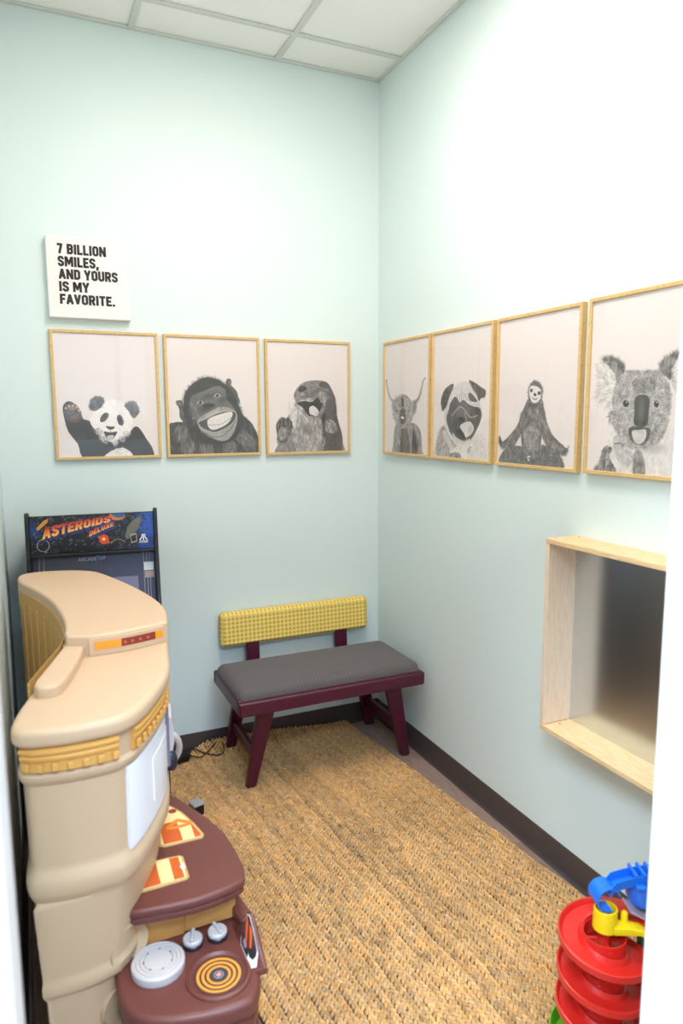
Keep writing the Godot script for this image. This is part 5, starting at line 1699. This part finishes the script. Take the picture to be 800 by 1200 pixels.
# ------------------------------------------------------------------ the canvas with the saying
func slogan_canvas() -> void:
	var t := thing("wall_canvas", "square white canvas lettered about seven billion smiles, above the panda print", "canvas", Vector3(-1.3135, 1.9445, 0.0))
	var cloth := grit(mat("canvas_white", C(240, 236, 234), 0.8), 20.0, 0.15)
	t.rotation.z = 0.0
	part("panel", bx(Vector3(0, 0.155, 0.0175), Vector3(0.312, 0.311, 0.035), 0.003), cloth, t)
	var ink := mat("ink_charcoal", C(52, 44, 46), 0.7)
	var y := 0.244
	for q in [["7 BILLION", 0.182], ["SMILES,", 0.152], ["AND YOURS", 0.223], ["IS MY", 0.113], ["FAVORITE.", 0.208]]:
		var line := part("lettering", block_text(q[0], 0.0385, 0.0006), ink, t)
		var ab: AABB = line.mesh.get_aabb()
		line.transform = Transform3D(Basis.from_scale(Vector3(q[1] / ab.size.x, 1, 1)), Vector3(-0.114 - ab.position.x * q[1] / ab.size.x, y, 0.0351))
		y -= 0.0478

# ------------------------------------------------------------------ the wooden box on the right wall
func wall_box() -> void:
	var t := thing("wall_box", "shallow open wooden box with dull grey metal back on the right wall", "wall box", Vector3(0, 0.545, 1.68))
	var z0 := 1.376 - 1.68
	var z1 := 2.02 - 1.68
	var d := 0.118
	part("board", bx(Vector3(-d / 2, 0.618, (z0 + z1) / 2), Vector3(d, 0.016, z1 - z0), 0.0015), M["pine"], t)
	part("board", bx(Vector3(-d / 2, 0.008, (z0 + z1) / 2), Vector3(d, 0.016, z1 - z0), 0.0015), M["pine"], t)
	part("board", bx(Vector3(-d / 2, 0.313, z0 + 0.008), Vector3(d, 0.592, 0.016), 0.0015), M["pine_upright"], t)
	part("board", bx(Vector3(-d / 2, 0.313, z1 - 0.008), Vector3(d, 0.592, 0.016), 0.0015), M["pine_upright"], t)
	var steel := mat("dull_steel", C(226, 236, 246), 0.25, 1.0)
	steel.albedo_texture = noise_tex(512, 0.05, [C(215, 215, 215), C(255, 255, 255), C(228, 228, 228)], 4)
	triplanar(steel, Vector3.ONE * 9.0)
	part("back_panel", bx(Vector3(-0.006, 0.313, (z0 + z1) / 2), Vector3(0.004, 0.594, z1 - z0 - 0.03), 0.0), steel, t, "dull grey speckled metal back panel")
	var nail := mat("nail_dark", C(60, 50, 44), 0.5)
	for q in [Vector3(-d + 0.02, 0.6262, z0 + 0.02), Vector3(-0.012, 0.6262, z0 + 0.03), Vector3(-0.06, 0.0162, z0 + 0.03)]:
		part("screw_head", Shape.new().lathe([[0.0, 0.0], [0.0025, 0.0], [0.0025, 0.0008], [0.0, 0.0008]], 10, Transform3D(Basis.IDENTITY, q)), nail, t)

# ------------------------------------------------------------------ the ball run
func spiral(r0: float, r1: float, a0: float, a1: float, y0: float, y1: float, wall: float) -> Shape:
	var rings := []
	var n := int(absf(a1 - a0) / TAU * 60) + 2
	for i in n + 1:
		var k := float(i) / n
		var a := lerpf(a0, a1, k)
		var y := lerpf(y0, y1, k)
		var r := PackedVector3Array()
		for q in [[r0, wall], [r0 + 0.004, wall + 0.001], [r0 + 0.006, wall - 0.002], [r0 + 0.010, 0.003], [r1 - 0.010, 0.003], [r1 - 0.006, wall - 0.002], [r1 - 0.003, wall + 0.001], [r1, wall], [r1, -0.002], [r1 - 0.006, -0.006], [r0 + 0.004, -0.006], [r0, -0.002]]:
			r.append(Vector3(cos(a) * q[0], y + q[1], sin(a) * q[0]))
		rings.append(r)
	return Shape.new().loft(rings)

func ball_run() -> void:
	var t := thing("ball_run", "red spiral toy ball run with yellow cup and blue chute by the doorway", "toy", Vector3(-0.477, 0, 2.028))
	var red := mat("red_plastic", C(206, 34, 26), 0.28)
	red.clearcoat_enabled = true
	red.clearcoat = 0.3
	var yellow := mat("yellow_plastic", C(242, 208, 20), 0.3)
	var blue := mat("blue_plastic", C(28, 112, 222), 0.3)
	var green := mat("green_plastic", C(92, 160, 26), 0.32)
	var deep_green := mat("deep_green_plastic", C(58, 110, 84), 0.35)
	var post := Shape.new().lathe([[0.026, 0.0], [0.018, 0.01], [0.0155, 0.02], [0.0155, 0.44], [0.0, 0.441]], 24)
	part("post", post, red, t)
	for k in 3:
		var y := 0.418 - 0.083 * k
		part("spiral_track", spiral(0.047, 0.099, 0.4 + TAU, 0.4, y + 0.012, y - 0.062, 0.013), red, t)
		var hub := Shape.new()
		hub.lathe([[0.044, -0.02], [0.047, -0.02], [0.047, 0.012], [0.044, 0.012], [0.044, -0.02]], 40, Transform3D(Basis.IDENTITY, Vector3(0, y - 0.018, 0)), false, false)
		part("hub_ring", hub, red, t)
		for j in 4:
			var a := 0.5 + PI / 2 * j + 0.4 * k
			part("spoke", bx(Vector3(cos(a) * 0.031, y - 0.022, sin(a) * 0.031), Vector3(0.034, 0.010, 0.006), 0.001, Basis(Vector3.UP, -a)), red, t)
	part("base_dish", Shape.new().lathe([[0.03, 0.13], [0.098, 0.13], [0.106, 0.16], [0.109, 0.16], [0.104, 0.12], [0.05, 0.11], [0.03, 0.11], [0.03, 0.13]], 48, Transform3D.IDENTITY, false, false), green, t)
	part("base_dish", Shape.new().lathe([[0.05, 0.145], [0.060, 0.172], [0.064, 0.172], [0.060, 0.135], [0.05, 0.135], [0.05, 0.145]], 36, Transform3D.IDENTITY, false, false), deep_green, t)
	part("foot", Shape.new().lathe([[0.09, 0.0], [0.09, 0.02], [0.06, 0.05], [0.05, 0.12], [0.0, 0.12]], 32), green, t)
	# directions seen from the doorway: s runs to the right of the picture, f towards the far wall
	var s := Vector3(0.913, 0, 0.407)
	var f := Vector3(0.407, 0, -0.913)
	var to_s := Basis(s, Vector3.UP, -f)
	# yellow cup on top and its sloping arm
	part("cup", Shape.new().lathe([[0.0, 0.010], [0.019, 0.012], [0.0215, 0.05], [0.0245, 0.05], [0.0255, 0.046], [0.0265, 0.002], [0.022, 0.0], [0.0, 0.0]], 32, Transform3D(Basis.IDENTITY, Vector3(0, 0.424, 0)), false, false), yellow, t)
	var arm := PackedVector2Array([Vector2(0.012, 0.004), Vector2(0.050, 0.002), Vector2(0.075, -0.004), Vector2(0.115, -0.030), Vector2(0.115, -0.044), Vector2(0.07, -0.016), Vector2(0.012, -0.014)])
	part("cup_arm", Shape.new().slab(arm, 0.030, 0.003, Transform3D(to_s, Vector3(0, 0.438, 0) + f * 0.004)), yellow, t)
	part("arm_post", Shape.new().lathe([[0.008, 0.0], [0.008, 0.026], [0.005, 0.030], [0.0, 0.030]], 16, Transform3D(Basis.IDENTITY, Vector3(0, 0.434, 0) + s * 0.042)), yellow, t)
	# the clear ramp beyond it
	var clear := mat("clear_plastic", C(206, 200, 214, 0.45), 0.2)
	clear.transparency = BaseMaterial3D.TRANSPARENCY_ALPHA
	part("clear_ramp", bx(s * 0.085 + f * 0.022 + Vector3(0, 0.446, 0), Vector3(0.07, 0.004, 0.05), 0.001, to_s * Basis(Vector3(0, 0, 1), -0.5)), clear, t)
	# red funnel lip under the blue chute
	part("funnel_lip", Shape.new().slab(PackedVector2Array([Vector2(0.01, 0.0), Vector2(0.075, -0.012), Vector2(0.075, -0.018), Vector2(0.01, -0.03)]), 0.05, 0.004, Transform3D(to_s, Vector3(0, 0.458, 0) + f * 0.062)), red, t)
	# blue chute: a bent half pipe that ends in an open loop over the cup
	var loop := Shape.new()
	var rings := []
	for i in 23:
		var a := -1.25 - (TAU - 1.55) * i / 22.0
		var r := PackedVector3Array()
		for q in [[0.0250, -0.022], [0.0250, 0.022], [0.0280, 0.022], [0.0280, -0.022]]:
			r.append(Vector3(0.96, 0, 0.28) * cos(a) * q[0] + Vector3.UP * sin(a) * q[0] + Vector3(-0.28, 0, 0.96) * q[1])
		rings.append(r)
	loop.loft(rings)
	part("chute_loop", Shape.new().add(loop, Transform3D(Basis.IDENTITY, Vector3(0, 0.497, 0) + s * 0.000 + f * 0.010)), blue, t)
	var trough := Shape.new()
	rings = []
	for q in [[0.006, 0.522, 0.008], [0.020, 0.531, 0.016], [0.050, 0.534, 0.024], [0.075, 0.536, 0.028], [0.115, 0.539, 0.034]]:
		var c: Vector3 = s * q[0] + Vector3(0, q[1] - 0.012, 0) + f * q[2]
		var r := PackedVector3Array()
		for e in [[-0.019, 0.014], [-0.016, 0.014], [-0.014, -0.004], [0.014, -0.004], [0.016, 0.014], [0.019, 0.014], [0.017, -0.008], [-0.017, -0.008]]:
			r.append(c + f * e[0] + Vector3.UP * e[1])
		rings.append(r)
	trough.loft(rings)
	part("chute", trough, blue, t)
	for x in [0.068, 0.086, 0.104]:
		part("chute_rib", bx(s * x + f * 0.029 + Vector3(0, 0.540 + (x - 0.068) * 0.09, 0), Vector3(0.006, 0.010, 0.046), 0.001, to_s), blue, t)
	part("chute_clip", bx(s * 0.078 + f * 0.004 + Vector3(0, 0.518, 0), Vector3(0.020, 0.010, 0.014), 0.002, to_s), blue, t)
	part("chute_cup", Shape.new().lathe([[0.0, -0.012], [0.028, -0.012], [0.036, 0.004], [0.039, 0.045], [0.036, 0.045], [0.033, 0.006], [0.0, 0.0]], 28, Transform3D(Basis.IDENTITY, s * 0.098 + f * 0.040 + Vector3(0, 0.470, 0)), false, false), blue, t)
	part("second_post", Shape.new().lathe([[0.016, 0.0], [0.011, 0.02], [0.010, 0.462], [0.0, 0.463]], 16, Transform3D(Basis.IDENTITY, s * 0.104 + f * 0.044)), deep_green, t)

# ------------------------------------------------------------------ small things on the floor
func small_things() -> void:
	var black := mat("adapter_black", C(18, 18, 20), 0.35)
	var t := thing("power_adapter", "black power adapter on the rug behind the toy kitchen", "adapter", Vector3(-1.035, 0.012, 0.085))
	part("case", bx(Vector3(0, 0.022, 0), Vector3(0.070, 0.034, 0.040), 0.005, Basis(Vector3.UP, 0.25)), black, t)
	part("plug_cap", bx(Vector3(0.037, 0.022, -0.010), Vector3(0.010, 0.022, 0.024), 0.003, Basis(Vector3.UP, 0.25)), black, t)
	var path := PackedVector3Array()
	var knots := [Vector3(-0.992, 0.034, 0.075), Vector3(-0.95, 0.030, 0.105), Vector3(-0.905, 0.040, 0.075), Vector3(-0.862, 0.052, 0.040), Vector3(-0.835, 0.048, 0.050), Vector3(-0.842, 0.030, 0.095), Vector3(-0.875, 0.026, 0.110), Vector3(-0.93, 0.034, 0.078), Vector3(-0.965, 0.048, 0.045), Vector3(-1.00, 0.050, 0.040), Vector3(-1.03, 0.047, 0.060)]
	for i in knots.size() - 1:
		for k in 6:
			path.append(knots[i].cubic_interpolate(knots[i + 1], knots[maxi(i - 1, 0)], knots[mini(i + 2, knots.size() - 1)], k / 6.0))
	tag(part("cable", Shape.new().tube(path, 0.0028, 6), black, self), "thin black cord looped on the rug beside the bench leg", "cable")
	var b := thing("metal_block", "small silver block with a black side, just beyond the brown snack counter", "block", Vector3(-1.062, 0.014, 0.522))
	part("cap", bx(Vector3(0, 0.046, 0), Vector3(0.046, 0.010, 0.050), 0.002, Basis(Vector3.UP, 0.3)), mat("block_silver", C(176, 174, 178), 0.4, 0.3), b, "silver top")
	part("core", bx(Vector3(0, 0.021, 0), Vector3(0.042, 0.042, 0.046), 0.002, Basis(Vector3.UP, 0.3)), black, b, "black body")
